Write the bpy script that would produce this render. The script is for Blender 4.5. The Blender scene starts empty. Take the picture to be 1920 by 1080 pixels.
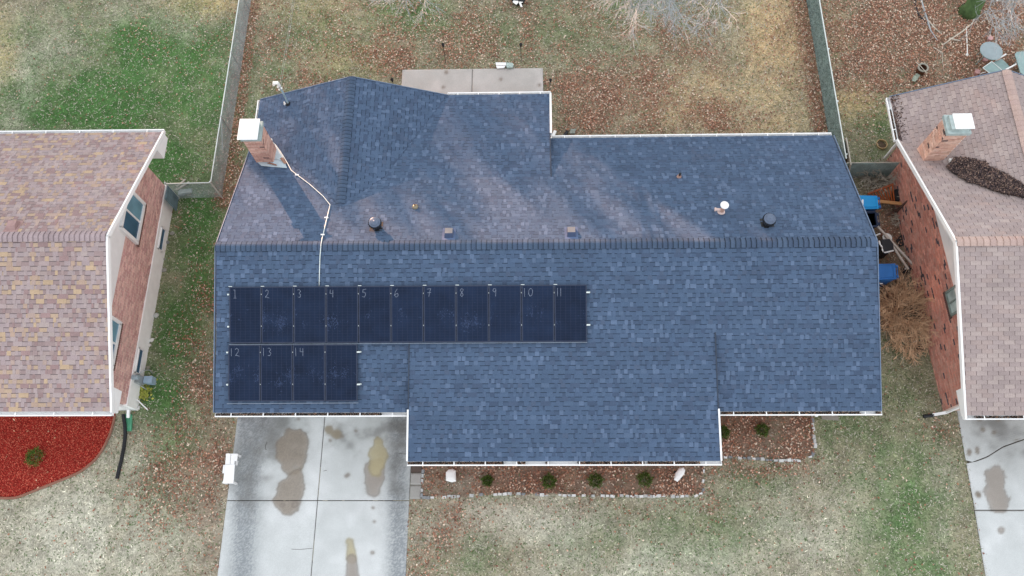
import bpy, math, random
import numpy as np
from mathutils import Vector, Matrix
random.seed(11); RNG = np.random.default_rng(11)
SC = bpy.context.scene; COL = SC.collection

# ------------------------------------------------------------------ camera
CAM_H = 27.0
CAM_ROT = tuple(math.radians(a) for a in (20.978, 1.293, 0.108))
FPX = 1488.0
cd = bpy.data.cameras.new('drone_camera'); cam = bpy.data.objects.new('drone_camera', cd); COL.objects.link(cam)
cam.location = (0, 0, CAM_H); cam.rotation_euler = CAM_ROT
cd.sensor_width = 36; cd.lens = FPX/1920*36; cd.clip_start = .5; cd.clip_end = 2000
SC.camera = cam

# ------------------------------------------------------------------ light
SUN_EL, SUN_AZ = math.radians(6.5), math.radians(33)      # azimuth west of north; the sun is about to set
sun_dir = Vector((-math.sin(SUN_AZ)*math.cos(SUN_EL), math.cos(SUN_AZ)*math.cos(SUN_EL), math.sin(SUN_EL)))
world = bpy.data.worlds.new('World'); SC.world = world; world.use_nodes = True
wn, wl = world.node_tree.nodes, world.node_tree.links
wn.clear()
sky = wn.new('ShaderNodeTexSky'); sky.sky_type = 'NISHITA'; sky.sun_disc = False
sky.sun_elevation = SUN_EL; sky.sun_rotation = -SUN_AZ; sky.air_density = 1.0; sky.dust_density = 1.5
mixw = wn.new('ShaderNodeMix'); mixw.data_type = 'RGBA'; mixw.inputs[0].default_value = .72
mixw.inputs[7].default_value = (4.4, 4.38, 4.42, 1)         # thin even cloud over the blue
bg = wn.new('ShaderNodeBackground'); bg.inputs[1].default_value = .12
out = wn.new('ShaderNodeOutputWorld')
wl.new(sky.outputs[0], mixw.inputs[6]); wl.new(mixw.outputs[2], bg.inputs[0]); wl.new(bg.outputs[0], out.inputs[0])
sd = bpy.data.lights.new('sun', 'SUN'); sd.energy = 3.3; sd.angle = math.radians(.5); sd.color = (1, .52, .30)
sun = bpy.data.objects.new('sun', sd); COL.objects.link(sun); sun.location = (0, 0, 40)
sun.rotation_euler = (-sun_dir).to_track_quat('-Z', 'Y').to_euler()
SC.view_settings.view_transform = 'Standard'; SC.view_settings.look = 'None'
SC.view_settings.gamma = 1; SC.view_settings.use_curve_mapping = False
SC.view_settings.exposure = 1.85
SC.cycles.max_bounces = 5; SC.cycles.diffuse_bounces = 3; SC.cycles.glossy_bounces = 2
SC.cycles.transparent_max_bounces = 6; SC.cycles.caustics_reflective = False

# ------------------------------------------------------------------ survey helpers: photo pixel + real height -> real point
from mathutils import Euler
CM = np.array(Euler(CAM_ROT, 'XYZ').to_matrix())
def _ray(px, py): return CM @ np.array([px-960, 540-py, -FPX])
def G(px, py, z=0.0):
    d = _ray(px, py); t = (z-CAM_H)/d[2]
    return Vector((d[0]*t, d[1]*t, z))
def GX(px, py, x):
    d = _ray(px, py); t = x/d[0]
    return Vector((x, d[1]*t, d[2]*t+CAM_H))
def topix(X, Y, Z=0.0):
    w = np.stack([X, Y, np.zeros_like(X)+Z-CAM_H], -1) @ CM
    return 960+FPX*w[..., 0]/-w[..., 2], 540-FPX*w[..., 1]/-w[..., 2]
def Gsurf(px, py, zf, off=0.0):
    d = _ray(px, py); d = d/-d[2]; lo, hi = 20.0, 27.0
    for _ in range(40):
        t = (lo+hi)/2
        if CAM_H-t > zf(d[0]*t, d[1]*t)+off: lo = t
        else: hi = t
    return Vector((d[0]*t, d[1]*t, CAM_H-t))

def lin(c): c = c/255; return c/12.92 if c <= .04045 else ((c+.055)/1.055)**2.4
EXPO = 1.24
def S(r, g, b): return tuple(min(.85, lin(v)/EXPO) for v in (r, g, b))       # colour as it looks in open shade -> albedo

# ------------------------------------------------------------------ materials
MATS = {}
def mat(name, rgb=(.5, .5, .5), rough=.8, var=.12, scale=6, bump=0, bscale=60, metal=0, tint=False, spec=.3, rnd=0, fine=.0, fscale=120):
    m = bpy.data.materials.new(name); m.use_nodes = True
    n, l = m.node_tree.nodes, m.node_tree.links
    p = n['Principled BSDF']; p.inputs['Roughness'].default_value = rough
    p.inputs['Metallic'].default_value = metal; p.inputs['Specular IOR Level'].default_value = spec
    geo = n.new('ShaderNodeNewGeometry')
    if tint:
        a = n.new('ShaderNodeAttribute'); a.attribute_name = 'tint'; src = a.outputs['Color']
    else:
        r = n.new('ShaderNodeRGB'); r.outputs[0].default_value = (*rgb, 1); src = r.outputs[0]
    def mul(src, sc, amt, det=4):
        t = n.new('ShaderNodeTexNoise'); t.inputs['Scale'].default_value = sc; t.inputs['Detail'].default_value = det
        l.new(geo.outputs['Position'], t.inputs['Vector'])
        mr = n.new('ShaderNodeMapRange'); mr.inputs[1].default_value = .25; mr.inputs[2].default_value = .75
        mr.inputs[3].default_value = 1-amt; mr.inputs[4].default_value = 1+amt; l.new(t.outputs[0], mr.inputs[0])
        v = n.new('ShaderNodeVectorMath'); v.operation = 'SCALE'; l.new(src, v.inputs[0]); l.new(mr.outputs[0], v.inputs['Scale'])
        return v.outputs[0]
    if var: src = mul(src, scale, var)
    if fine: src = mul(src, fscale, fine, 2)
    if rnd:
        oi = n.new('ShaderNodeObjectInfo'); mr = n.new('ShaderNodeMapRange'); mr.inputs[3].default_value = 1-rnd; mr.inputs[4].default_value = 1+rnd
        l.new(oi.outputs['Random'], mr.inputs[0]); v = n.new('ShaderNodeVectorMath'); v.operation = 'SCALE'
        l.new(src, v.inputs[0]); l.new(mr.outputs[0], v.inputs['Scale']); src = v.outputs[0]
    l.new(src, p.inputs['Base Color'])
    if bump:
        t = n.new('ShaderNodeTexNoise'); t.inputs['Scale'].default_value = bscale; t.inputs['Detail'].default_value = 3
        l.new(geo.outputs['Position'], t.inputs['Vector'])
        b = n.new('ShaderNodeBump'); b.inputs['Strength'].default_value = bump; b.inputs['Distance'].default_value = .02
        l.new(t.outputs[0], b.inputs['Height']); l.new(b.outputs[0], p.inputs['Normal'])
    MATS[name] = m; return m
M = dict(
    shingle=mat('shingle_granules', rough=.92, var=.10, scale=1.3, fine=.16, fscale=45, tint=True, bump=.3, bscale=120, spec=.2),
    tint=mat('tinted_matte', rough=.85, var=.08, scale=5, tint=True, spec=.25),
    leafy=mat('leaf_and_blade', rough=.9, var=.10, scale=3, tint=True, spec=.15),
    ground=mat('lawn_soil', rough=1, var=.16, scale=2.6, fine=.30, fscale=16, tint=True, bump=.6, bscale=25, spec=.1),
    concrete=mat('concrete', rough=.9, var=.07, scale=1.7, fine=.09, fscale=38, tint=True, bump=.15, bscale=60, spec=.25),
    brick=mat('brick', rough=.9, var=.12, scale=9, tint=True, fine=.1, fscale=60, bump=.2),
    mortar=mat('mortar', S(255, 248, 240), var=.1),
    mortar_r=mat('weathered_mortar', S(206, 180, 168), var=.15),
    white=mat('white_painted_metal', (.80, .81, .82), rough=.5, var=.05, scale=3, spec=.4),
    whitewall=mat('white_painted_masonry', (.88, .90, .90), rough=.8, var=.06, scale=3, bump=.2, bscale=20),
    offwhite=mat('chalky_white', (.74, .74, .72), rough=.7, var=.10, scale=8),
    dark=mat('black_metal', (.018, .02, .026), rough=.42, var=.2, scale=6, spec=.5),
    black=mat('black_plastic', (.016, .018, .022), rough=.6, var=.25, scale=5),
    steel=mat('galvanised_steel', (.42, .46, .48), rough=.45, var=.15, scale=4, metal=.5),
    rail=mat('pale_galvanised_rail', (.62, .68, .68), rough=.5, var=.08, scale=4, metal=.2),
    fascia=mat('grey_edge_metal', S(112, 130, 156), rough=.6),
    glass=mat('window_glass', S(120, 165, 185), rough=.08, var=.25, scale=1.6, spec=.6),
    glassdk=mat('lower_window_glass', S(70, 105, 135), rough=.08, var=.25, scale=1.6, spec=.6),
    cell=mat('solar_cell', (.0085, .0175, .043), rough=.35, var=.25, scale=2.0, spec=.10, rnd=.12),
    cellback=mat('solar_backsheet', (.030, .040, .075), rough=.5, var=.1, spec=.1),
    pframe=mat('solar_frame', (.035, .045, .075), rough=.5, var=.15, spec=.2),
    chalk=mat('chalk', (.18, .21, .28), rough=.95, var=.45, scale=22),
    dust=mat('bird_dust', (.034, .054, .115), rough=.9, var=.5, scale=14),
    bark=mat('grey_bark', S(150, 140, 132), rough=.95, var=.2, scale=6),
    twig=mat('pale_twigs', S(172, 178, 182), rough=.95, var=.15, scale=2),
    bramble=mat('bramble_stem', S(226, 190, 156), rough=.95, var=.25, scale=3),
    greytwig=mat('grey_bramble_stem', S(204, 196, 182), rough=.95, var=.25, scale=3),
    moss=mat('mossy_bark', S(86, 112, 70), rough=1, var=.35, scale=5, bump=.6, bscale=18),
    wood=mat('stained_wood', S(178, 96, 52), rough=.8, var=.2, scale=8),
    plank=mat('raw_plank', S(196, 146, 100), rough=.8, var=.15, scale=6),
    greywood=mat('weathered_plywood', S(186, 182, 172), rough=.9, var=.2, scale=7),
    bin=mat('blue_bin_plastic', (.012, .27, .62), rough=.45, var=.06, scale=3, spec=.4),
    bin3=mat('mid_blue_plastic', (.02, .13, .40), rough=.5, var=.12, scale=3, spec=.4),
    navy=mat('navy_plastic', (.022, .035, .075), rough=.55, var=.2, scale=4),
    patio=mat('verdigris_patio_metal', S(150, 178, 178), rough=.5, var=.12, scale=5),
    tabletop=mat('frosted_table_glass', S(150, 166, 172), rough=.3, var=.14, scale=3, spec=.5),
    pink=mat('faded_pink_plastic', S(205, 160, 158), rough=.7),
    greenp=mat('green_plastic', S(96, 176, 140), rough=.6, var=.12, scale=8),
    copper=mat('lead_boot', S(205, 165, 150), rough=.7),
    vinyl=mat('green_fence_fabric', S(142, 162, 160), rough=.9, var=.35, scale=3, fine=.3, fscale=22),
    tan=mat('tan_ring', S(186, 160, 120), rough=.9, var=.15),
)

# ------------------------------------------------------------------ mesh builder (world coordinates in, object-local out)
ORG = {}
def link(o, parent=None):
    COL.objects.link(o)
    if parent is not None: o.parent = parent
    return o
class MB:
    def __init__(s): s.v = []; s.f = []; s.c = []; s.m = []
    def face(s, pts, c=(1, 1, 1), m=0):
        b = len(s.v); s.v += [tuple(p) for p in pts]; s.f.append(tuple(range(b, b+len(pts)))); s.c.append(c); s.m.append(m)
    def hexa(s, p, c=(1, 1, 1), m=0, skip=()):       # p: 4 bottom + 4 top
        b = len(s.v); s.v += [tuple(q) for q in p]
        for i, q in enumerate([(3, 2, 1, 0), (4, 5, 6, 7), (0, 1, 5, 4), (1, 2, 6, 5), (2, 3, 7, 6), (3, 0, 4, 7)]):
            if i in skip: continue
            s.f.append(tuple(b+k for k in q)); s.c.append(c); s.m.append(m)
    def box(s, x0, x1, y0, y1, z0, z1, c=(1, 1, 1), m=0):
        s.hexa([(x0, y0, z0), (x1, y0, z0), (x1, y1, z0), (x0, y1, z0), (x0, y0, z1), (x1, y0, z1), (x1, y1, z1), (x0, y1, z1)], c, m)
    def obox(s, c0, ax, ay, az, c=(1, 1, 1), m=0):   # centre + three half-extent vectors
        c0, ax, ay, az = map(Vector, (c0, ax, ay, az)); p = []
        for sz in (-1, 1):
            for sx, sy in ((-1, -1), (1, -1), (1, 1), (-1, 1)): p.append(c0+ax*sx+ay*sy+az*sz)
        s.hexa(p, c, m)
    def beam(s, a, b, w, h, c=(1, 1, 1), m=0):       # box beam a -> b, w wide, h high
        a, b = Vector(a), Vector(b); d = b-a
        up = Vector((0, 0, 1)) if abs(d.normalized().z) < .95 else Vector((0, 1, 0))
        sx = d.cross(up).normalized()*(w/2); uz = sx.cross(d).normalized()*(h/2)
        s.obox((a+b)/2, d/2, sx, uz, c, m)
    def tube(s, pts, r, n=6, c=(1, 1, 1), m=0, cap=True):
        pts = [Vector(p) for p in pts]
        rr = r if isinstance(r, (list, tuple)) else [r]*len(pts)
        base = len(s.v); last = None
        for i, p in enumerate(pts):
            d = (pts[min(i+1, len(pts)-1)]-pts[max(i-1, 0)])
            if d.length < 1e-6: d = Vector((0, 0, 1))
            d.normalize()
            if last is None:
                up = Vector((0, 0, 1)) if abs(d.z) < .9 else Vector((1, 0, 0)); x = d.cross(up).normalized()
            else:
                x = (last-d*last.dot(d)); x = x.normalized() if x.length > 1e-6 else d.orthogonal().normalized()
            last = x; y = d.cross(x)
            for k in range(n):
                a = 2*math.pi*k/n; s.v.append(tuple(p+(x*math.cos(a)+y*math.sin(a))*rr[i]))
        for i in range(len(pts)-1):
            for k in range(n):
                a = base+i*n+k; b = base+i*n+(k+1) % n
                s.f.append((a, b, b+n, a+n)); s.c.append(c); s.m.append(m)
        if cap:
            s.f.append(tuple(base+k for k in range(n))[::-1]); s.c.append(c); s.m.append(m)
            e = base+(len(pts)-1)*n; s.f.append(tuple(e+k for k in range(n))); s.c.append(c); s.m.append(m)
    def lathe(s, ctr, prof, n=20, c=(1, 1, 1), m=0, sq=1.0, rot=0, cap=True):
        cx, cy, cz = ctr; base = len(s.v)
        for r, z in prof:
            for k in range(n):
                a = 2*math.pi*k/n+rot; s.v.append((cx+r*math.cos(a), cy+r*sq*math.sin(a), cz+z))
        for i in range(len(prof)-1):
            for k in range(n):
                a = base+i*n+k; b = base+i*n+(k+1) % n
                s.f.append((a, b, b+n, a+n)); s.c.append(c); s.m.append(m)
        if cap and prof[-1][0] > 1e-4:
            e = base+(len(prof)-1)*n; s.f.append(tuple(e+k for k in range(n))); s.c.append(c); s.m.append(m)
    def slab(s, poly, z0, z1, c=(1, 1, 1), m=0):      # poly: xy pairs (ccw)
        n = len(poly); b = len(s.v)
        s.v += [(p[0], p[1], z0) for p in poly]+[(p[0], p[1], z1) for p in poly]
        s.f.append(tuple(b+n+k for k in range(n))); s.c.append(c); s.m.append(m)
        for k in range(n):
            s.f.append((b+k, b+(k+1) % n, b+n+(k+1) % n, b+n+k)); s.c.append(c); s.m.append(m)
    def deck(s, poly, t, c=(1, 1, 1), m=0, m2=1):      # sloping plate, thickness t downwards; top material m, rest m2
        n = len(poly); b = len(s.v); poly = [Vector(p) for p in poly]
        s.v += [tuple(p-Vector((0, 0, t))) for p in poly]+[tuple(p) for p in poly]
        s.f.append(tuple(b+n+k for k in range(n))); s.c.append(c); s.m.append(m)
        s.f.append(tuple(b+k for k in range(n))[::-1]); s.c.append((.8, .8, .8)); s.m.append(m2)
        for k in range(n):
            s.f.append((b+k, b+(k+1) % n, b+n+(k+1) % n, b+n+k)); s.c.append((.8, .8, .8)); s.m.append(m2)
    def build(s, name, mats, parent=None, kind=None, smooth=False, org=None, tint=True):
        if org is None: org = ORG[parent] if parent is not None else Vector((0, 0, 0))
        o = Vector(org); me = bpy.data.meshes.new(name)
        me.from_pydata([(a-o.x, b-o.y, c-o.z) for a, b, c in s.v], [], s.f)
        for mm in (mats if isinstance(mats, (list, tuple)) else [mats]): me.materials.append(mm)
        if len(me.materials) > 1: me.polygons.foreach_set('material_index', s.m)
        if tint:
            at = me.attributes.new('tint', 'FLOAT_COLOR', 'FACE')
            arr = np.ones((len(s.f), 4), 'f'); arr[:, :3] = np.array(s.c, 'f').reshape(-1, 3); at.data.foreach_set('color', arr.ravel())
        if smooth: me.polygons.foreach_set('use_smooth', [True]*len(me.polygons))
        me.update()
        ob = bpy.data.objects.new(name, me); link(ob, parent)
        if parent is None: ob.location = o
        ORG[ob] = o
        if kind: ob['kind'] = kind
        return ob
def thing(name, loc, label, cat, group=None):
    o = bpy.data.objects.new(name, None); o.empty_display_size = .2; link(o); o.location = loc
    ORG[o] = Vector(loc); o['label'] = label; o['category'] = cat
    if group: o['group'] = group
    return o
def tag(o, label, cat, group=None):
    o['label'] = label; o['category'] = cat
    if group: o['group'] = group
    return o
def npmesh(name, verts, faces, cols, mt, parent=None, kind=None):       # faces: (n,k) array; cols per face
    me = bpy.data.meshes.new(name); n, k = faces.shape
    me.vertices.add(len(verts)); me.vertices.foreach_set('co', verts.astype('f').ravel())
    me.loops.add(n*k); me.loops.foreach_set('vertex_index', faces.astype('i').ravel())
    me.polygons.add(n); me.polygons.foreach_set('loop_start', np.arange(0, n*k, k, dtype='i'))
    me.update(calc_edges=True); me.materials.append(mt)
    dom = 'FACE' if len(cols) == n and len(cols) != len(verts) else 'POINT'
    at = me.attributes.new('tint', 'FLOAT_COLOR', dom)
    a = np.ones((len(cols), 4), 'f'); a[:, :3] = cols; at.data.foreach_set('color', a.ravel())
    ob = bpy.data.objects.new(name, me); link(ob, parent); ORG[ob] = ORG[parent] if parent is not None else Vector((0, 0, 0))
    if parent is not None: me.transform(Matrix.Translation(-ORG[parent]))
    if kind: ob['kind'] = kind
    return ob

# ------------------------------------------------------------------ numpy value noise
_T = RNG.random((256, 256))
def vnoise(x, y):
    xi = np.floor(x).astype(int); yi = np.floor(y).astype(int); fx = x-xi; fy = y-yi
    fx = fx*fx*(3-2*fx); fy = fy*fy*(3-2*fy)
    a = _T[xi & 255, yi & 255]; b = _T[(xi+1) & 255, yi & 255]; c = _T[xi & 255, (yi+1) & 255]; d = _T[(xi+1) & 255, (yi+1) & 255]
    return (a*(1-fx)+b*fx)*(1-fy)+(c*(1-fx)+d*fx)*fy
def fbm(x, y, o=4):
    t = 0; a = .5; s = 0
    for i in range(o): t = t+a*vnoise(x*2**i+17*i, y*2**i+31*i); s += a; a *= .5
    return t/s
def inpoly(px, py, poly):
    r = np.zeros(np.shape(px), bool); n = len(poly)
    for i in range(n):
        x0, y0 = poly[i]; x1, y1 = poly[(i+1) % n]
        if y0 == y1: continue
        c = ((y0 > py) != (y1 > py)) & (px < (x1-x0)*(py-y0)/(y1-y0)+x0); r ^= c
    return r
def segdist(px, py, a, b):
    ax, ay = a; bx, by = b; dx, dy = bx-ax, by-ay
    t = np.clip(((px-ax)*dx+(py-ay)*dy)/(dx*dx+dy*dy), 0, 1)
    return np.hypot(px-ax-t*dx, py-ay-t*dy)

# ------------------------------------------------------------------ the ground: which patch is green, straw, leafy (surveyed from the photograph)
GREEN = [(270,85,130,60,1.),(190,190,200,80,1.15),(370,160,90,140,.95),(300,300,140,60,.9),(90,215,70,50,1.),(50,60,60,40,.5),(150,20,60,25,.4),
 (370,430,60,85,1.15),(375,530,45,60,.85),(335,620,50,80,.9),(300,740,55,60,.8),(320,830,45,60,.55),(300,930,60,60,.35),
 (620,60,150,60,.35),(770,25,80,40,.7),(560,140,110,50,.35),(1000,60,150,60,.32),(1200,20,110,45,.35),(1650,235,60,45,.55),(1630,290,50,30,.4),
 (1640,860,60,80,.5),(1690,960,85,130,.62),(1740,1060,70,50,.5),(1300,1000,140,70,.4),(1570,800,110,50,.45),(1690,720,45,80,.35),(900,1040,60,40,.3),(1130,1020,90,40,.3),(930,930,30,14,.3),(1590,800,40,20,.5),(1420,900,60,30,.3)]
PALE = [(130,1010,230,110,1.),(240,900,60,90,.8),(1000,980,240,60,.75),(1250,1060,300,60,.7),(1500,1000,130,120,.5),(1500,900,90,50,.3),(30,170,45,110,.8),(330,45,120,45,.65),(100,100,90,60,.4),(1770,960,30,120,.35),(1250,930,120,40,.6),(420,160,40,60,.25)]
STRAW = [(400,0,75,32,1.),(5,90,28,70,.6),(1450,70,55,110,.95),(1370,190,150,60,.6),(1250,170,80,60,.35),(1600,190,45,30,1.),(1450,230,60,30,.6),(600,15,90,40,.35),(640,110,70,35,.4),(1270,210,50,25,.6),(1560,60,30,50,.4)]
LEAF = [(1160,160,130,65,.95),(1090,220,60,50,.85),(1250,60,120,50,.5),(1330,220,80,35,.8),(1200,240,60,25,.5),(1300,120,100,50,.4),(740,110,170,35,.55),(600,150,90,30,.5),(1700,60,200,115,1.15),(1860,80,150,130,1.2),(1700,150,120,30,1.1),
 (390,560,28,70,.45),(360,640,40,60,.35),(375,720,35,60,.75),(345,800,50,50,.55),(320,910,70,80,.55),(400,870,28,90,.7),(380,1000,50,80,.3),(830,980,70,60,.5),(790,1060,40,60,.5),(1440,880,90,20,.6),(1330,900,30,60,.5),(900,60,420,90,.42),(1400,60,120,60,.25),
 (1690,430,70,80,.5),(1660,560,50,50,.4),(520,60,60,80,.4),(440,330,25,60,.5),(320,400,25,30,.3),(1100,950,280,20,.2),(1560,760,60,20,.25),(1760,800,40,30,.35)]
DIRT = [(405,960,40,130,.6),(850,1010,80,70,.35),(1680,450,60,80,.8),(1700,590,60,70,.5),(1860,60,80,60,.35),(1150,190,80,40,.3),(880,1060,80,50,.3)]
BED1 = [G(*p).xy[:] for p in ((790, 840), (1318, 838), (1320, 928), (1180, 931), (960, 926), (870, 929), (791, 935))]
BED2 = [G(*p).xy[:] for p in ((1345, 745), (1520, 745), (1527, 848), (1505, 862), (1355, 857), (1352, 800))]
BED3_px = [(-260, 776), (-260, 915), (-120, 930), (0, 934), (30, 934), (62, 921), (100, 906), (150, 886), (184, 858), (207, 815), (218, 770), (205, 745), (-260, 745)]
BED3 = [G(*p).xy[:] for p in BED3_px]
def blobs(px, py, L, nz):
    t = np.zeros(np.shape(px))
    for x, y, rx, ry, w in L:
        t = np.maximum(t, w*np.exp(-.8*(((px-x)/rx)**2+((py-y)/ry)**2)))
    return np.clip(t*(.55+.9*nz)+(nz-.5)*.75*np.minimum(1, t*2.5), 0, 1)
def ground_maps(x, y):
    px, py = topix(x, y)
    n1 = fbm(x*.55+3, y*.55+9, 5); n2 = fbm(x*.8+40, y*.8+5, 5); n3 = fbm(x*1.2+80, y*1.2+60, 5); n4 = fbm(x*2.4+10, y*2.4+20, 4)
    g = blobs(px, py, GREEN, n1*.6+n4*.4); p = blobs(px, py, PALE, n2*.6+n4*.4); t = blobs(px, py, STRAW, n2*.5+n4*.5)
    l = blobs(px, py, LEAF, n3); d = blobs(px, py, DIRT, n3)
    for a, b, w in (((474, -20), (420, 372), 20), ((1497, -20), (1548, 252), 24)):
        e = segdist(px, py, a, b); l = np.maximum(l, (1.15 if w > 20 else .95)*np.exp(-(e/w)**4)*(.6+.6*n4))
    for b in (BED1, BED2):
        i = inpoly(x, y, b); l = np.where(i, np.clip(.25+1.6*(n3-.3), .1, 1), l); d = np.where(i, np.clip(.6+1.2*(n4-.3), .3, 1), d); g = np.where(i, 0, g); p = np.where(i, np.clip((n1-.5)*2.5, 0, .7), p); t = np.where(i, np.clip((n2-.58)*3, 0, .5), t)
    return g, p, t, np.clip(l, 0, 1), d, n4, n1
C_ = lambda *a: np.array(S(*a))
def lerp(a, b, t): return a+(b-a)*t[..., None]
def ground_color(x, y, maps=None):
    g, p, t, l, d, n4, n1 = maps if maps is not None else ground_maps(x, y)
    c = np.zeros(x.shape+(3,))+C_(158, 150, 128)
    c = lerp(c, C_(142, 142, 118), np.clip((n4-.4)*2, 0, 1)*.7)
    c = lerp(c, C_(206, 204, 188), p*.95); c = lerp(c, C_(214, 190, 148), np.clip(t*1.15, 0, 1))
    c = lerp(c, C_(84, 124, 72), np.clip(g*1.1, 0, 1)); c = lerp(c, C_(122, 98, 88), np.clip(d*.75, 0, 1)*(1-.3*g)); c = lerp(c, C_(142, 108, 92), l*.55*(1-.4*g))
    return c*(.98+.50*(fbm(x*3.2, y*3.2, 4)-.35)+.3*(fbm(x*11, y*11, 2)-.5))[..., None]
xs = np.concatenate([[-400, -200, -100, -60, -40, -32], np.arange(-26, 24.01, .1), [30, 40, 60, 100, 200, 400]])
ys = np.concatenate([[-400, -200, -100, -50, -20, -10], np.arange(-5, 27.01, .1), [30, 40, 60, 100, 200, 400]])
XX, YY = np.meshgrid(xs, ys, indexing='ij')
ZZ = (fbm(XX*.8, YY*.8, 3)-.5)*.05+(fbm(XX*5, YY*5, 2)-.5)*.025
ZZ = np.minimum(ZZ, .012)
nx, ny = XX.shape
idx = np.arange(nx*ny).reshape(nx, ny)
fc = np.stack([idx[:-1, :-1], idx[1:, :-1], idx[1:, 1:], idx[:-1, 1:]], -1).reshape(-1, 4)
gcol = ground_color(XX, YY)
far = ((XX < -25.9) | (XX > 23.9) | (YY < -4.9) | (YY > 26.9)); gcol[far] = C_(160, 154, 132)
gr = npmesh('ground', np.stack([XX, YY, ZZ], -1).reshape(-1, 3), fc, gcol.reshape(-1, 3), M['ground'], kind='structure')

# concrete footprints and house footprints, kept free of grass
DR_L = [G(447, 778), G(769.4, 862.8), G(760.9, 1080), G(410.5, 1080)]
xl = lambda y: -10.11+(y-3)*.0+0.0
DRX0, DRXM, DRX1 = -10.10, -7.07, -4.02
DRJ = G(600, 938.5).y
RDX = 14.40
FREE = [[(-30, 5.95), (-13.72, 5.95), (-13.72, 14.3), (-30, 14.3)], [(-9.4, 5.7), (10.3, 5.7), (10.3, 14.5), (.4, 14.5), (.4, 16.3), (-9.4, 16.3)],
        [(-3.3, 4.3), (5.3, 4.3), (5.3, 6), (-3.3, 6)], [(14.0, 5.8), (26, 5.8), (26, 16.2), (13.5, 16.2)],
        [(DRX0, -30), (DRX1, -30), (DRX1, 6), (DRX0, 6)], [(-5.12, 16), (.61, 16), (.61, 19.9), (-5.12, 19.9)], [(-4.05, 2.85), (-3.63, 2.85), (-3.63, 4.6), (-4.05, 4.6)],
        [(14.33, -20), (30, -20), (30, 5.8), (14.5, 5.8)], BED3]
def freemask(x, y):
    m = np.ones(x.shape, bool)
    for p in FREE: m &= ~inpoly(x, y, p)
    return m
def scatter(n, x0=-25.8, x1=23.8, y0=-3.5, y1=26.5):
    n = int(n*1.22)
    x = RNG.uniform(x0, x1, n); y = RNG.uniform(y0, y1, n)
    px, py = topix(x, y); k = (px > -200) & (px < 2120) & (py > -180) & (py < 1290) & freemask(x, y)
    return x[k], y[k]
# grass blades
x, y = scatter(620000)
mp = ground_maps(x, y); keep = RNG.random(len(x)) < np.clip(1-.75*mp[4]-.3*mp[3], .1, 1)
x, y = x[keep], y[keep]; mp = tuple(a[keep] for a in mp); n = len(x)
col = ground_color(x, y, mp)*(RNG.lognormal(.06, .30, n)*(.72+.6*fbm(x*7, y*7, 3)))[:, None]
odd = RNG.random(n); col = np.where((odd < .16)[:, None], C_(216, 210, 194)*RNG.uniform(.7, 1.1, n)[:, None], col)
col = np.where(((odd > .16) & (odd < .16+.13+.3*mp[0]))[:, None], C_(104, 130, 84)*RNG.uniform(.6, 1.25, n)[:, None], col)
a = RNG.uniform(0, 2*np.pi, n); L = RNG.uniform(.04, .12, n); w = RNG.uniform(.008, .018, n); hz = RNG.uniform(.015, .06, n)
dx, dy = np.cos(a), np.sin(a)
V = np.empty((n, 3, 3)); z0 = .008
V[:, 0] = np.stack([x-dy*w, y+dx*w, np.full(n, z0)], -1); V[:, 1] = np.stack([x+dy*w, y-dx*w, np.full(n, z0)], -1); V[:, 2] = np.stack([x+dx*L, y+dy*L, hz], -1)
npmesh('grass', V.reshape(-1, 3), np.arange(3*n).reshape(-1, 3), col, M['leafy'], kind='stuff')

# fallen leaves
def leaf_mesh(name, x, y, z, size, pal, parent=None, tilt=.35, kind='stuff', aspect=.62):
    n = len(x); a = RNG.uniform(0, 2*np.pi, n); dx, dy = np.cos(a), np.sin(a)
    s = size*RNG.uniform(.6, 1.35, n); t1 = RNG.normal(0, tilt, n)*s; t2 = np.abs(RNG.normal(0, tilt, n))*s; w = s*aspect*RNG.uniform(.7, 1.2, n)
    V = np.empty((n, 4, 3)); zb = z+.3*s
    V[:, 0] = np.stack([x-dx*s, y-dy*s, zb-t1], -1); V[:, 2] = np.stack([x+dx*s, y+dy*s, zb+t1], -1)
    V[:, 1] = np.stack([x-dy*w, y+dx*w, zb+t2], -1); V[:, 3] = np.stack([x+dy*w, y-dx*w, zb+t2*.6], -1)
    f = np.arange(4*n).reshape(-1, 4); F = np.concatenate([f[:, [0, 3, 1]], f[:, [3, 2, 1]]])
    P = np.array(pal); c = P[RNG.integers(0, len(P), n)]*RNG.uniform(.75, 1.25, n)[:, None]
    return npmesh(name, V.reshape(-1, 3), F, np.concatenate([c, c]), M['leafy'], parent, kind)
RUST = [S(178, 130, 108), S(156, 112, 94), S(196, 154, 132), S(216, 184, 162), S(122, 90, 76), S(168, 120, 94), S(186, 140, 118), S(232, 212, 192), S(146, 100, 86), S(138, 108, 92)]
x, y = scatter(640000); mp = ground_maps(x, y)
k = RNG.random(len(x)) < np.clip(mp[3]**1.5*.95*(1-.5*mp[2])+.013, 0, 1); x, y = x[k], y[k]
leaf_mesh('fallen_leaves', x, y, RNG.uniform(.02, .055, len(x)), .036, RUST)

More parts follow.
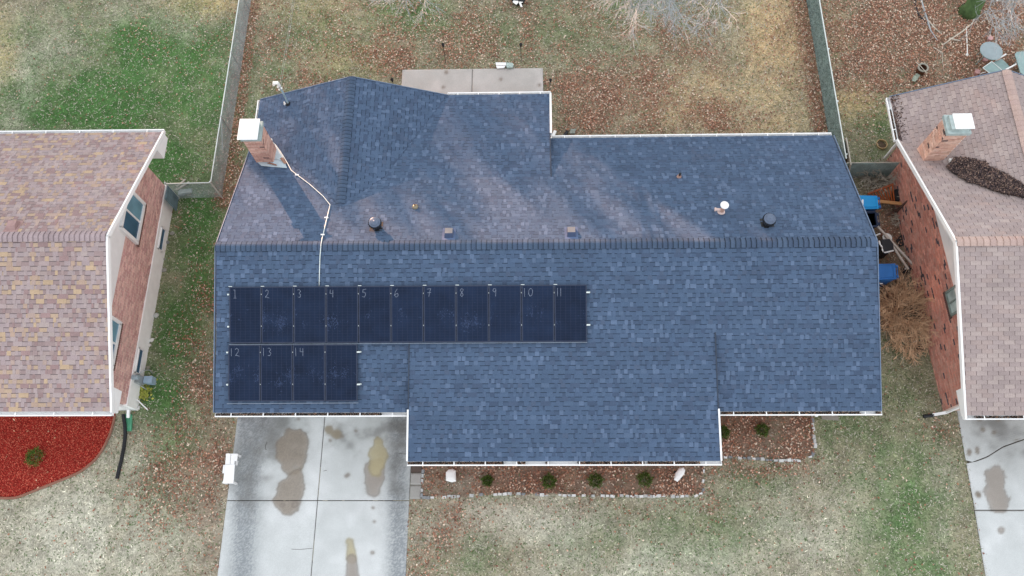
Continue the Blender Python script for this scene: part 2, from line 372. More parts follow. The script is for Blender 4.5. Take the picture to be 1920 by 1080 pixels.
# ------------------------------------------------------------------ concrete
def stain_color(x, y, px, py, stains, speck=None):
    c = np.zeros(x.shape+(3,))+C_(205, 210, 211)
    n = fbm(x*1.1, y*1.1, 5); n2 = .35*fbm(x*5+5, y*5, 3)+.65*RNG.random(x.shape)
    c = lerp(c, C_(224, 228, 230), np.clip((n-.45)*2.5, 0, 1))
    if speck is not None:
        s = speck(px, py, n); hi = RNG.random(x.shape)
        c = lerp(c, C_(130, 137, 143), np.clip(s*(.35+.5*n2+.35*(hi > .5)), 0, .85))
    for kind, pts, rad in stains:
        d = np.full(x.shape, 1e9)
        for (ax, ay, ar), (bx, by, br) in zip(pts[:-1], pts[1:]):
            dx, dy = bx-ax, by-ay; t = np.clip(((px-ax)*dx+(py-ay)*dy)/(dx*dx+dy*dy+1e-6), 0, 1)
            d = np.minimum(d, np.hypot(px-ax-t*dx, py-ay-t*dy)-(ar+(br-ar)*t))
        e = d+(fbm(x*2.6+5, y*2.8, 5)-.5)*rad*2.6
        m = 1/(1+np.exp(np.clip(e/(1.5 if kind != 'soft' else 14), -40, 40)))
        cc = {'oil': C_(146, 136, 124)*(.85+.35*n2)[..., None], 'tan': C_(180, 170, 136), 'soft': C_(116, 116, 114), 'wet': C_(156, 148, 140), 'brown': C_(150, 140, 122)}[kind]
        c = lerp(c, cc*1.0, m*(.88 if kind != 'soft' else .75))
        if kind in ('oil', 'tan', 'wet'): c = lerp(c, cc*.72, np.exp(-(e/2.2)**2)*.6)
    return c
def slab(name, x0, x1, y0, y1, z, stains, parent, speck=None, step=.035, skew=0.0, extra=None):
    gx = np.linspace(x0, x1, max(2, int((x1-x0)/step))); gy = np.linspace(y0, y1, max(2, int((y1-y0)/step)))
    X, Y = np.meshgrid(gx, gy, indexing='ij'); X = X+skew*Y
    px, py = topix(X, Y); c = stain_color(X, Y, px, py, stains, speck)
    if extra is not None: c = extra(X, Y, px, py, c)
    nx, ny = X.shape; i = np.arange(nx*ny).reshape(nx, ny)
    f = np.stack([i[:-1, :-1], i[1:, :-1], i[1:, 1:], i[:-1, 1:]], -1).reshape(-1, 4)
    V = np.stack([X, Y, np.full_like(X, z)], -1).reshape(-1, 3); cc = c.reshape(-1, 3); nv = len(V)
    ring = list(i[:, 0])+list(i[-1, 1:])+list(i[::-1, -1][1:])+list(i[0, ::-1][1:-1])
    low = V[ring].copy(); low[:, 2] = -.1; m = len(ring)
    sf = np.array([(ring[k], nv+k, nv+(k+1) % m, ring[(k+1) % m]) for k in range(m)])
    return npmesh(name, np.concatenate([V, low]), np.concatenate([f, sf]), np.concatenate([cc, cc[ring]*.6]), M['concrete'], parent)
def struct_empty(name):
    o = bpy.data.objects.new(name, None); link(o); o['kind'] = 'structure'; ORG[o] = Vector((0, 0, 0)); return o
drv = struct_empty('driveway')
ST_L = [('soft', [(530, 790, 28), (520, 830, 30)], 30), ('soft', [(470, 800, 8), (462, 930, 10)], 30), ('oil', [(549, 833, 28), (545, 862, 22), (543, 875, 17)], 7), ('oil', [(553, 893, 12), (547, 915, 22), (542, 942, 24)], 7),
        ('soft', [(640, 810, 8), (760, 800, 10)], 40), ('wet', [(553, 948, 4), (555, 946, 5)], 3), ('wet', [(531, 947, 2), (529, 948, 2)], 2), ('wet', [(698, 1036, 2.5), (700, 1036, 2.5)], 2), ('soft', [(745, 840, 6), (740, 920, 5)], 30)]
ST_R = [('wet', [(702, 880, 17), (700, 915, 16)], 6), ('tan', [(709, 832, 9), (708, 850, 17), (706, 870, 12), (703, 882, 9)], 6), ('brown', [(617, 806, 7), (632, 815, 6)], 8),
        ('tan', [(657, 1018, 6), (660, 1046, 9)], 4), ('wet', [(660, 1050, 9), (661, 1095, 11)], 4)]+[('wet', [(a, b, .9), (a+1, b+.5, .9)], 1) for a, b in ((667, 808), (641, 818), (619, 826), (649, 893), (653, 890), (699, 952), (702, 978), (560, 786))]
def sp_l(px, py, n):
    e = np.exp(-((px-455-(1080-py)*.05)/26)**2)*1.1+np.exp(-((px-505)/40)**2)*np.clip((880-py)/110, 0, 1)*.9+np.exp(-((px-748)/22)**2)*1.0
    return np.clip(e*(.5+n), 0, 1)
YT = 5.95
slab('slab', DRX0, DRXM-.012, DRJ+.012, YT, .03, ST_L+ST_R, drv, sp_l)
slab('slab', DRXM+.012, DRX1, DRJ+.012, YT, .03, ST_L+ST_R, drv, sp_l)
slab('slab', DRX0, DRXM-.012, -2.0, DRJ-.012, .034, ST_L+ST_R, drv, sp_l)
slab('slab', DRXM+.012, DRX1, -2.0, DRJ-.012, .03, ST_L+ST_R, drv, sp_l)
slab('slab', DRX0, DRXM-.012, -9.0, -2.03, .03, [], drv, None, .5)
slab('slab', DRXM+.012, DRX1, -9.0, -2.03, .03, [], drv, None, .5)
m = MB(); m.box(DRX0+.01, DRX1-.01, -9, YT-.01, -.05, .008, S(70, 66, 60)); m.build('joint_filler', M['tint'], drv)
m = MB()
for pts in (((383, 282), (375, 300), (372, 325), (383, 326)), ((1170, 350), (1200, 353), (1232, 350)), ((720, 455), (740, 450)), ((528, 920), (580, 922), (655, 915))):
    P = [G(380+a/3.177, 740+b/3.177, .036) for a, b in pts]
    m.tube(P, .006, 4, S(90, 88, 84))
m.build('hairline_crack', M['tint'], drv)
rdv = struct_empty('neighbour_driveway')
ST_N = [('soft', [(1850, 790, 10), (1920, 815, 18), (1990, 800, 20)], 40), ('soft', [(1885, 838, 8), (1890, 850, 8)], 20), ('wet', [(1866, 885, 16), (1868, 930, 18), (1872, 945, 13)], 12), ('wet', [(1876, 994, 4), (1878, 995, 4)], 3)]+\
       [('oil', [(a, b, 1.5), (a+1.5, b+1, 1.5)], 2) for a, b in ((1834, 784), (1870, 785), (1861, 811), (1815, 851), (1831, 842), (1831, 848), (1816, 846), (1833, 929), (1832, 926), (1905, 825), (1842, 806))]
def slab_poly(poly, z):
    # slab with free-form outline, fine grid clipped to the outline
    xs_ = [p[0] for p in poly]; ys_ = [p[1] for p in poly]; st = .05
    X, Y = np.meshgrid(np.arange(min(xs_), max(xs_)+st, st), np.arange(min(ys_), max(ys_)+st, st), indexing='ij')
    def lim(yv):
        L = []
        for i in range(len(poly)):
            (ax, ay), (bx, by) = poly[i], poly[(i+1) % len(poly)]
            if (ay-yv)*(by-yv) <= 0 and ay != by: L.append(ax+(bx-ax)*(yv-ay)/(by-ay))
        return (min(L), max(L)) if L else (None, None)
    gy = np.linspace(min(ys_)+1e-4, max(ys_)-1e-4, max(2, int((max(ys_)-min(ys_))/st)))
    nxx = max(2, int((max(xs_)-min(xs_))/st)); X = np.zeros((nxx, len(gy))); Y = np.zeros_like(X)
    for j, yv in enumerate(gy):
        a, b = lim(yv); X[:, j] = np.linspace(a, b, nxx); Y[:, j] = yv
    px, py = topix(X, Y); c = stain_color(X, Y, px, py, ST_N, None); i = np.arange(X.size).reshape(X.shape)
    f = np.stack([i[:-1, :-1], i[1:, :-1], i[1:, 1:], i[:-1, 1:]], -1).reshape(-1, 4)
    V = np.stack([X, Y, np.full_like(X, z)], -1).reshape(-1, 3); cc = c.reshape(-1, 3); nv = len(V)
    ring = list(i[:, 0])+list(i[-1, 1:])+list(i[::-1, -1][1:])+list(i[0, ::-1][1:-1]); low = V[ring].copy(); low[:, 2] = -.1; mm = len(ring)
    sf = np.array([(ring[k], nv+k, nv+(k+1) % mm, ring[(k+1) % mm]) for k in range(mm)])
    npmesh('slab', np.concatenate([V, low]), np.concatenate([f, sf]), np.concatenate([cc, cc[ring]*.6]), M['concrete'], rdv)
cr = [G(*p) for p in ((1811, 867), (1823, 867), (1850, 857), (1880, 838), (1920, 824), (2010, 800))]
crl = [(p.x, p.y) for p in cr]
slab_poly([(14.50, 5.9), (crl[0][0], crl[0][1]+.02)]+[(a, b+.018) for a, b in crl[1:-1]]+[(18.4, 5.3), (18.4, 5.9)], .034)
slab_poly([(crl[0][0], crl[0][1]-.02)]+[(14.43, 2.53), (18.4, 2.53), (18.4, 5.25)]+[(a, b-.018) for a, b in crl[1:-1]][::-1], .03)
slab_poly([(14.42, 2.50), (14.25, -2), (18.4, -2), (18.4, 2.50)], .032)
m = MB(); m.slab([(14.27, -2), (18.38, -2), (18.38, 5.88), (14.52, 5.88), (14.44, 4.0)], -.05, .006, S(80, 74, 66)); m.build('joint_filler', M['tint'], rdv)
pat = struct_empty('patio')
def pat_extra(X, Y, px, py, c):
    c = c*np.array([.84, .76, .72]); s = np.clip((fbm(X*.9+4, Y*.9, 4)-.42)*3, 0, 1)*np.clip((19.3-Y)/1.6, 0, 1)
    c = lerp(c, C_(152, 136, 122), s*.75); return c
PT = [('oil', [(a, b, .8), (a+.6, b+.5, .8)], 1) for a, b in ((837, 137), (939, 150), (1011, 161), (831, 165))]
pj = G(885.5, 150).x
slab('slab', -5.12, pj-.01, 16.0, 19.9, .06, PT, pat, None, .07, extra=pat_extra); slab('slab', pj+.01, .61, 16.0, 19.9, .06, PT, pat, None, .07, extra=pat_extra)
m = MB(); m.box(-5.1, .6, 16, 19.88, -.05, .03, S(60, 56, 52)); m.build('joint_filler', M['tint'], pat)
wk = struct_empty('front_walk')
def wk_extra(X, Y, px, py, c): return c*np.array([.62, .58, .55])
slab('slab', -4.0, -3.64, 2.88, 3.32, .05, [], wk, None, .05, extra=wk_extra); slab('slab', -4.0, -3.64, 3.34, 3.72, .055, [], wk, None, .05, extra=wk_extra)
m = MB(); m.box(-4.0, -3.64, 3.74, 4.5, 0, .05, S(96, 84, 78)); m.build('dark_step', M['tint'], wk)

# ------------------------------------------------------------------ roofs
def bounds(uv, v):
    L = []
    n = len(uv)
    for i in range(n):
        (a, b), (c, d) = uv[i], uv[(i+1) % n]
        if b == d:
            if abs(b-v) < 1e-6: L += [a, c]
            continue
        if (b-v)*(d-v) <= 0: L.append(a+(c-a)*(v-b)/(d-b))
    return (min(L), max(L)) if L else None
def pick(pal, r):
    k = r.uniform(.96, 1.04); return tuple(v*k for v in r.choice(pal))
def strip(style, pal, base, r, e):        # one metre of shingles: (verts, quads, colours); local u, v, n
    v, f, c = [], [], []
    def q(p, col): b = len(v); v.extend(p); f.append((b, b+1, b+2, b+3)); c.append(col)
    T = e+.012
    if style == 'arch':
        u = 0.0
        while u < .999:
            w = min(r.uniform(.15, .5), 1-u); w = 1-u if 1-u-w < .05 else w
            q([(u, 0, .007), (u+w, 0, .007), (u+w, T, .002), (u, T, .002)], pick(base, r)); u += w
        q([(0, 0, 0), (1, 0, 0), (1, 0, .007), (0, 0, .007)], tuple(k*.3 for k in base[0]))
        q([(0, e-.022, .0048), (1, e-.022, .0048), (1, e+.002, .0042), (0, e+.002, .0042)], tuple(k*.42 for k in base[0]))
        u = r.uniform(0, .06)
        while u < .95:
            w = min(r.choice([r.uniform(.08, .15), r.uniform(.12, .32)]), 1-u); col = pick(pal, r); h = .013; k = .0055
            q([(u, 0, h), (u+w, 0, h), (u+w, T, k), (u, T, k)], col)
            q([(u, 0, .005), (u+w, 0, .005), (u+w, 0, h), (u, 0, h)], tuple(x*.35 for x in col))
            q([(u, 0, .005), (u, 0, h), (u, T, k), (u, T, .001)], col); q([(u+w, 0, h), (u+w, 0, .005), (u+w, T, .001), (u+w, T, k)], col)
            u += w+r.uniform(.07, .24)
    else:
        for i in range(3):
            a, b = i/3+.007, (i+1)/3-.007; col = pick(pal, r); h = .011
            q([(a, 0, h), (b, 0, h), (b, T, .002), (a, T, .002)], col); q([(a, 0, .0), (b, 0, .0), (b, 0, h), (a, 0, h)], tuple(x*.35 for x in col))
            q([(b, 0, h), (b, 0, .0), (b, T, .0), (b, T, .002)], col); q([(a, 0, 0), (a, 0, h), (a, T, .002), (a, T, 0)], col)
    return np.array(v, float), np.array(f), np.array(c)
class Roofer:
    def __init__(s, style, pal, base, e, seed, keepout=None):
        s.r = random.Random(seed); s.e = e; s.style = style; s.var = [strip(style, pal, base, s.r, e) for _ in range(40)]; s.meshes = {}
        s.inst = []; s.V = []; s.F = []; s.C = []; s.n = 0; s.keepout = keepout
    def add(s, V, F, C): s.V.append(V); s.F.append(F+s.n); s.C.append(C); s.n += len(V)
    def plane(s, poly, usedir, lift=.004):
        P = [Vector(p) for p in poly]; N = (P[1]-P[0]).cross(P[2]-P[0]).normalized()
        if N.z < 0: N = -N
        U = Vector(usedir).normalized(); U = (U-N*U.dot(N)).normalized(); V_ = N.cross(U)
        if V_.z < 0: U = -U; V_ = N.cross(U)
        O = P[0]; vmin = min((p-O).dot(V_) for p in P); O = O+V_*vmin
        uv = [((p-O).dot(U), (p-O).dot(V_)) for p in P]; vmax = max(b for a, b in uv); e = s.e; v = -.02; k = 0; off = s.r.random()
        R = np.array([U, V_, N]); o = np.array(O)
        while v < vmax-.01:
            lo = bounds(uv, max(v, 1e-4)); hi = bounds(uv, min(v+e, vmax-1e-4))
            if lo and hi:
                off += s.r.choice([.15, .38, .45, .62, .81]) if s.style == 'arch' else .5/3
                u = math.floor(min(lo[0], hi[0]))-(off % 1)
                while u < max(lo[1], hi[1]):
                    vi = s.r.randrange(len(s.var)); A, F, C = s.var[vi]
                    full = u >= max(lo[0], hi[0]) and u+1 <= min(lo[1], hi[1]) and v+e <= vmax
                    L = A+np.array([u, v, lift])
                    if full:
                        cen = o+(u+.5)*R[0]+v*R[1]; s.inst.append((vi, u, v, lift, R, o, cen))
                    else:
                        t = np.clip((L[:, 1]-max(v, 0))/max(1e-6, min(v+e, vmax)-max(v, 0)), 0, 1); a = lo[0]+(hi[0]-lo[0])*t; b = lo[1]+(hi[1]-lo[1])*t
                        L[:, 0] = np.clip(L[:, 0], a, b); L[:, 1] = np.minimum(L[:, 1], vmax)
                        q = L[F]; ok = (np.ptp(q[:, :, 0], axis=1) > 1e-4) | ((np.ptp(q[:, :, 1], axis=1) > 1e-4) & (np.ptp(q[:, :, 0], axis=1) < 1e-9) & (q[:, 0, 0] > min(lo)+1e-3) & (q[:, 0, 0] < max(lo)-1e-3))
                        if ok.any(): s.add(L@R+o, F[ok], C[ok])
                    u += 1
            v += e; k += 1
    def finish(s, roof, limit=300):
        def key(i):
            c = i[6]; bad = s.keepout(c) if s.keepout else False
            px, py = topix(c[0], c[1], c[2]); out_ = not (30 < px < 1890 and 20 < py < 1060)
            nrm = i[4][2]; d = np.array([0, 0, CAM_H])-c; vis = nrm@d/np.linalg.norm(d)**3
            return (bad or out_, -vis)
        s.inst.sort(key=key)
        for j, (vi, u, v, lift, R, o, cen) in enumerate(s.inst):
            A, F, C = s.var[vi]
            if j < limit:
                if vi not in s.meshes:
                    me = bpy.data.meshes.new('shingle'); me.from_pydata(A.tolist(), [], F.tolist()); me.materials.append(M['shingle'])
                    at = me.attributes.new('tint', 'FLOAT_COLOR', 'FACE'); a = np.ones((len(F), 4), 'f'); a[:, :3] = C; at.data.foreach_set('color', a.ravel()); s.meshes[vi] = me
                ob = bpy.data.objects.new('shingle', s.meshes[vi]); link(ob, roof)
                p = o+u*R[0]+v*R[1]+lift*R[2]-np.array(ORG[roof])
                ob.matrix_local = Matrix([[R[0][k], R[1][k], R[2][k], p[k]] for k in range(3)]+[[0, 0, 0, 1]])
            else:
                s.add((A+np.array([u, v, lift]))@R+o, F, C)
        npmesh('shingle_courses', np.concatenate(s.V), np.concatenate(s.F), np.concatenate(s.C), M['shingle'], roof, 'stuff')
def cap_mesh(pal, r, half=.15, ln=.2, ang=.36, dk=.38):
    m = MB(); K = 6; col = pick(pal, r); rows = []
    for x_, h in ((0, .036), (ln, .006)):
        row = []
        for i in range(K+1):
            t = -1+2*i/K; yy = t*half; z = -abs(yy)*math.tan(ang)*min(1, abs(t)*1.4)+h; row.append((x_, yy, z))
        rows.append(row)
    for i in range(K):
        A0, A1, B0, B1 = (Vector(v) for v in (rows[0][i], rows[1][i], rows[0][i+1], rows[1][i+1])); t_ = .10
        C0, C1 = A0.lerp(A1, t_), B0.lerp(B1, t_); m.face([A0, C0, C1, B0][::-1], tuple(k*dk for k in col)); m.face([C0, A1, B1, C1][::-1], col)  # dark band on the top face paints the shadow at each overlap
    for i in range(K):
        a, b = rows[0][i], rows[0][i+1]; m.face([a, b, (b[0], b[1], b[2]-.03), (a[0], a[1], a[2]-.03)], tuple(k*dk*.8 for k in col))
    me = bpy.data.meshes.new('ridge_cap'); me.from_pydata(m.v, [], m.f); me.materials.append(M['shingle'])
    at = me.attributes.new('tint', 'FLOAT_COLOR', 'FACE'); a = np.ones((len(m.f), 4), 'f'); a[:, :3] = m.c; at.data.foreach_set('color', a.ravel()); return me
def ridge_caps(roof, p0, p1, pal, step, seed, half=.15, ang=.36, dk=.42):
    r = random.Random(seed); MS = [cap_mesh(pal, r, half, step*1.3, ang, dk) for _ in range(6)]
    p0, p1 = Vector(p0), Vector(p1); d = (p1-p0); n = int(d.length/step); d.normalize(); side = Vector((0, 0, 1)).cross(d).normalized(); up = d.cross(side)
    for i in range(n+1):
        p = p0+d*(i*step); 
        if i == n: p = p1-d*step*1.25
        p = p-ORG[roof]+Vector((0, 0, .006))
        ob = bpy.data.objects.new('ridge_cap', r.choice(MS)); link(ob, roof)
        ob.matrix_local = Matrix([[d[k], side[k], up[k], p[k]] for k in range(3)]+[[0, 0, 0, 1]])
def gutter(house, a, b, outv, hang=.95, debris=0, seed=1, w=.12, dropz=.03):
    a, b = Vector(a), Vector(b); o = Vector(outv).normalized(); d = (b-a).normalized(); L = (b-a).length; z = Vector((0, 0, 1)); m = MB(); mid = (a+b)/2
    top = -dropz
    m.obox(mid+o*.008+z*(top-.06), d*(L/2), o*.006, z*.055, m=0)
    m.obox(mid+o*(w/2)+z*(top-.115), d*(L/2), o*(w/2), z*.005, m=0)
    m.obox(mid+o*(w-.004)+z*(top-.058), d*(L/2), o*.004, z*.058, m=0)
    m.obox(mid+o*(w+.006)+z*(top+.003), d*(L/2), o*.018, z*.008, m=0)
    for e in (a, b): m.obox(e+o*(w/2)+z*(top-.058), d*.005, o*(w/2), z*.058, m=0)
    g = m.build('gutter', M['white'], house)
    k = MB(); k.obox(Vector((0, 0, 0)), (.016, 0, 0), (0, w/2, 0), (0, 0, .006)); n = max(2, int(L/hang)); me = None
    for i in range(n):
        p = a+d*(L*(i+.5)/n)+o*(w/2)+z*(top-.0)
        if me is None:
            k = MB(); k.obox(p, d*.016, o*(w/2+.03), z*.008); h = k.build('gutter_hanger', M['white'], g); me = h.data; h0 = p
        else:
            h = bpy.data.objects.new('gutter_hanger', me); link(h, g); h.location = p-h0
    if debris:
        n = int(L*debris); t = RNG.uniform(.02, L-.02, n); s = RNG.uniform(.02, w-.02, n); keep = fbm(t*1.3+seed*7, t*0+seed, 3) > .38; t, s = t[keep], s[keep]; n = len(t)
        x = a.x+d.x*t+o.x*s; y = a.y+d.y*t+o.y*s
        leaf_mesh('leaf_debris', x, y, np.full(n, a.z+top-.045)+RNG.uniform(0, .03, n), .024, [S(60, 52, 48), S(92, 76, 66), S(40, 38, 38), S(150, 120, 100), S(70, 66, 62)], g)
    return g

mat('step_shade', (.035, .048, .075), rough=.7)
# ---- main house roof, measured off the photograph
YR, ZR, ZE, PT_ = 10.09, 4.5, 2.7, .3703
XL, XR = -9.78, 10.66
def zmain(y): return ZR-PT_*abs(y-YR)
YF = YR-(ZR-ZE)/PT_; YB = YR+(ZR-ZE)/PT_
KX0, KX1, KYS, KYE = -3.72, 5.70, 7.49, 3.72
KB_X, KB_YS, KB_YE = .74, 13.03, 16.8
zks = zmain(KYS); zbs = zmain(KB_YS)
def zkf(y): return zks-(zks-ZE)/(KYS-KYE)*(KYS-y)
def zkb(y): return zbs-(zbs-ZE)/(KB_YE-KB_YS)*(y-KB_YS)
CX, CZ, CS = -6.17, 3.87, .36
def roofz(x, y):
    z = zmain(y)
    if KX0 < x < KX1 and y < KYS: z = zkf(y)
    if CX < x < KB_X and y > KB_YS: z = zkb(y)
    if y > 11.7: z = max(z, CZ-CS*abs(x-CX))
    return z
SL = [(0.066, 0.104, 0.174), (0.068, 0.106, 0.177), (0.064, 0.101, 0.170), (0.070, 0.107, 0.179), (0.060, 0.093, 0.157), (0.066, 0.103, 0.170), (0.096, 0.141, 0.227), (0.088, 0.130, 0.210), (0.078, 0.118, 0.192), (0.052, 0.079, 0.134), (0.066, 0.095, 0.154), (0.058, 0.086, 0.144)]
SLB = [(0.064, 0.100, 0.169), (0.061, 0.096, 0.161), (0.067, 0.104, 0.174), (0.054, 0.083, 0.140), (0.063, 0.099, 0.165)]
house = thing('brick_house', (0, 10, 0), 'middle house with blue slate coloured shingle roof carrying solar panels', 'house')
deckm = mat('roof_deck', SLB[0], rough=.95, var=.2)
J = Vector((CX, YR+(ZR-CZ)/PT_, CZ)); VL = Vector((XL, 0, 0)); zl = CZ-CS*(CX-XL); VL = Vector((XL, YR+(ZR-zl)/PT_, zl))
vx = CX+(CZ-zbs)/CS; VK = Vector((vx, KB_YS, zbs)); VE = Vector((CX+(CZ-ZE)/CS, KB_YE, ZE)); RG = Vector((CX, KB_YE, CZ)); BL = Vector((XL, KB_YE, zl))
def pm(x, y): return Vector((x, y, zmain(y)))
planes = [([pm(XL-.06, YF), pm(KX0, YF), pm(KX0, KYS), pm(XL, KYS)], 'x'), ([pm(XL, KYS), pm(XR+.06, KYS), pm(XR, YR), pm(XL, YR)], 'x'), ([pm(KX1, YF), pm(XR+.12, YF), pm(XR+.06, KYS), pm(KX1, KYS)], 'x'),
          ([Vector((KX0, KYE, ZE)), Vector((KX1+.03, KYE, ZE)), pm(KX1, KYS), pm(KX0, KYS)], 'x'),
          ([pm(KB_X, YR), pm(XR, YR), pm(XR-.02, YB), pm(KB_X, YB)], 'x'), ([pm(CX, YR), pm(KB_X, YR), pm(KB_X, KB_YS), VK, J], 'x'), ([pm(XL, YR), pm(CX, YR), J, VL], 'x'),
          ([VK, pm(KB_X, KB_YS), Vector((KB_X+.04, KB_YE, ZE)), VE], 'x'), ([J, VK, VE, RG], 'y'), ([J, RG, BL, VL], 'y')]
m = MB()
for pl, _ in planes:
    v = [Vector(p) for p in pl]
    if (v[1]-v[0]).cross(v[2]-v[0]).z < 0: v = v[::-1]
    m.deck(v, .13, SLB[0])
roof = m.build('roof', [deckm, M['white']], house)
PANX0, PANX1, PANY0, PANY1 = -9.6, 2.0, 5.2, 9.2
rf = Roofer('arch', SL, SLB, .138, 5, lambda c: -9.6 < c[0] < 2.3 and 7.1 < c[1] < 9.2 or -9.6 < c[0] < -4.6 and 5.2 < c[1] < 9.2)
for pl, d in planes: rf.plane(pl, (1, 0, 0) if d == 'x' else (0, 1, 0))
rf.finish(roof)
CAPS = [(0.060, 0.092, 0.150), (0.066, 0.099, 0.160), (0.056, 0.084, 0.140)]
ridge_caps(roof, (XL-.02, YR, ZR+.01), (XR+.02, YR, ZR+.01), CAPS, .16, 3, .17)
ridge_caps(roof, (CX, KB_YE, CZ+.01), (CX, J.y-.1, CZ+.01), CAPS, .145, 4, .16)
# dark strips painting a shade line along the roof steps, then trim
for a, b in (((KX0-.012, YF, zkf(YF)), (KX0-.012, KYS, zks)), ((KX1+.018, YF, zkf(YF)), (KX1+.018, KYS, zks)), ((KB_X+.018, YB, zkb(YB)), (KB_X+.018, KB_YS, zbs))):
    m = MB(); m.beam((a[0], a[1], a[2]+.004), (b[0], b[1], b[2]+.004), .035, .05); m.build('step_shade_strip', MATS['step_shade'], house)
for a, b, w_, h_ in (((KX0-.02, KYE, ZE-.04), (KX0-.02, YF, zkf(YF)-.04), .05, .16), ((KX1+.045, KYE, ZE-.04), (KX1+.03, YF, zkf(YF)-.04), .05, .16), ((KB_X+.05, YB, zkb(YB)-.04), (KB_X+.07, KB_YE+.04, ZE-.04), .07, .15)):
    m = MB(); m.beam(a, b, w_, h_); m.build('rake_board', M['white'], house)
m = MB()
for x_, s in ((XL-.03, -1), (XR+.04, 1)):
    m.beam((x_+(s*.06), YF, ZE-.02), (x_, YR, ZR-.02), .025, .10); m.build('drip_edge', M['fascia'], house); m = MB(); m.beam((x_, YR, ZR-.02), (x_, YB+(.3 if s < 0 else 0), zmain(YB+(.3 if s < 0 else 0))-.02), .025, .10); m.build('drip_edge', M['fascia'], house); m = MB()
m.beam((XL, KB_YE+.02, zl-.02), (CX, KB_YE+.02, CZ-.02), .025, .10); m.build('drip_edge', M['fascia'], house); m = MB(); m.beam((CX, KB_YE+.02, CZ-.02), (VE.x, KB_YE+.02, ZE-.02), .025, .10)
m.build('drip_edge', M['fascia'], house)
gutter(house, (XL-.05, YF-.005, ZE), (KX0-.05, YF-.005, ZE), (0, -1, 0), debris=260, seed=1)
gutter(house, (KX0-.02, KYE-.005, ZE), (KX1+.06, KYE-.005, ZE), (0, -1, 0), debris=300, seed=2)
gutter(house, (KX1+.06, YF-.005, ZE), (XR+.12, YF-.005, ZE), (0, -1, 0), debris=280, seed=3)
gutter(house, (KB_X+.1, YB+.005, ZE), (XR-.02, YB+.005, ZE), (0, 1, 0), hang=.85)
gutter(house, (VE.x, KB_YE+.005, ZE), (KB_X+.08, KB_YE+.005, ZE), (0, 1, 0), hang=.7)
gutter(house, (XL-.005, VL.y, zl), (XL-.005, KB_YE, zl), (-1, 0, 0), hang=.75, w=.09)
# walls
MAINBR = [S(176, 120, 100), S(160, 104, 88), S(186, 134, 112)]
m = MB()
m.box(-9.35, 10.25, 5.75, 14.45, 0, 2.56, MAINBR[0]); m.box(-9.35, .35, 14.45, 16.3, 0, 2.5, MAINBR[0]); m.box(-3.3, 5.3, 4.3, 5.75, 0, 2.55, MAINBR[0])
for x0 in (-9.35, 10.13): m.hexa([(x0, 5.75, 2.56), (x0+.12, 5.75, 2.56), (x0+.12, 14.4, 2.56), (x0, 14.4, 2.56), (x0, 10.05, 4.3), (x0+.12, 10.05, 4.3), (x0+.12, 10.1, 4.3), (x0, 10.1, 4.3)], MAINBR[0])
m.hexa([(-9.35, 16.18, 2.5), (-3.2, 16.18, 2.5), (-3.2, 16.3, 2.5), (-9.35, 16.3, 2.5), (-6.2, 16.18, 3.65), (-6.15, 16.18, 3.65), (-6.15, 16.3, 3.65), (-6.2, 16.3, 3.65)], MAINBR[0])
m.build('wall', M['brick'], house)
m = MB(); m.box(-8.9, -4.1, 5.70, 5.748, .05, 2.15, (.75, .75, .74)); m.build('garage_door', M['tint'], house)
m = MB(); m.box(.4, 1.3, 4.25, 4.298, .1, 2.1, (.25, .05, .04)); m.build('front_door', M['tint'], house)

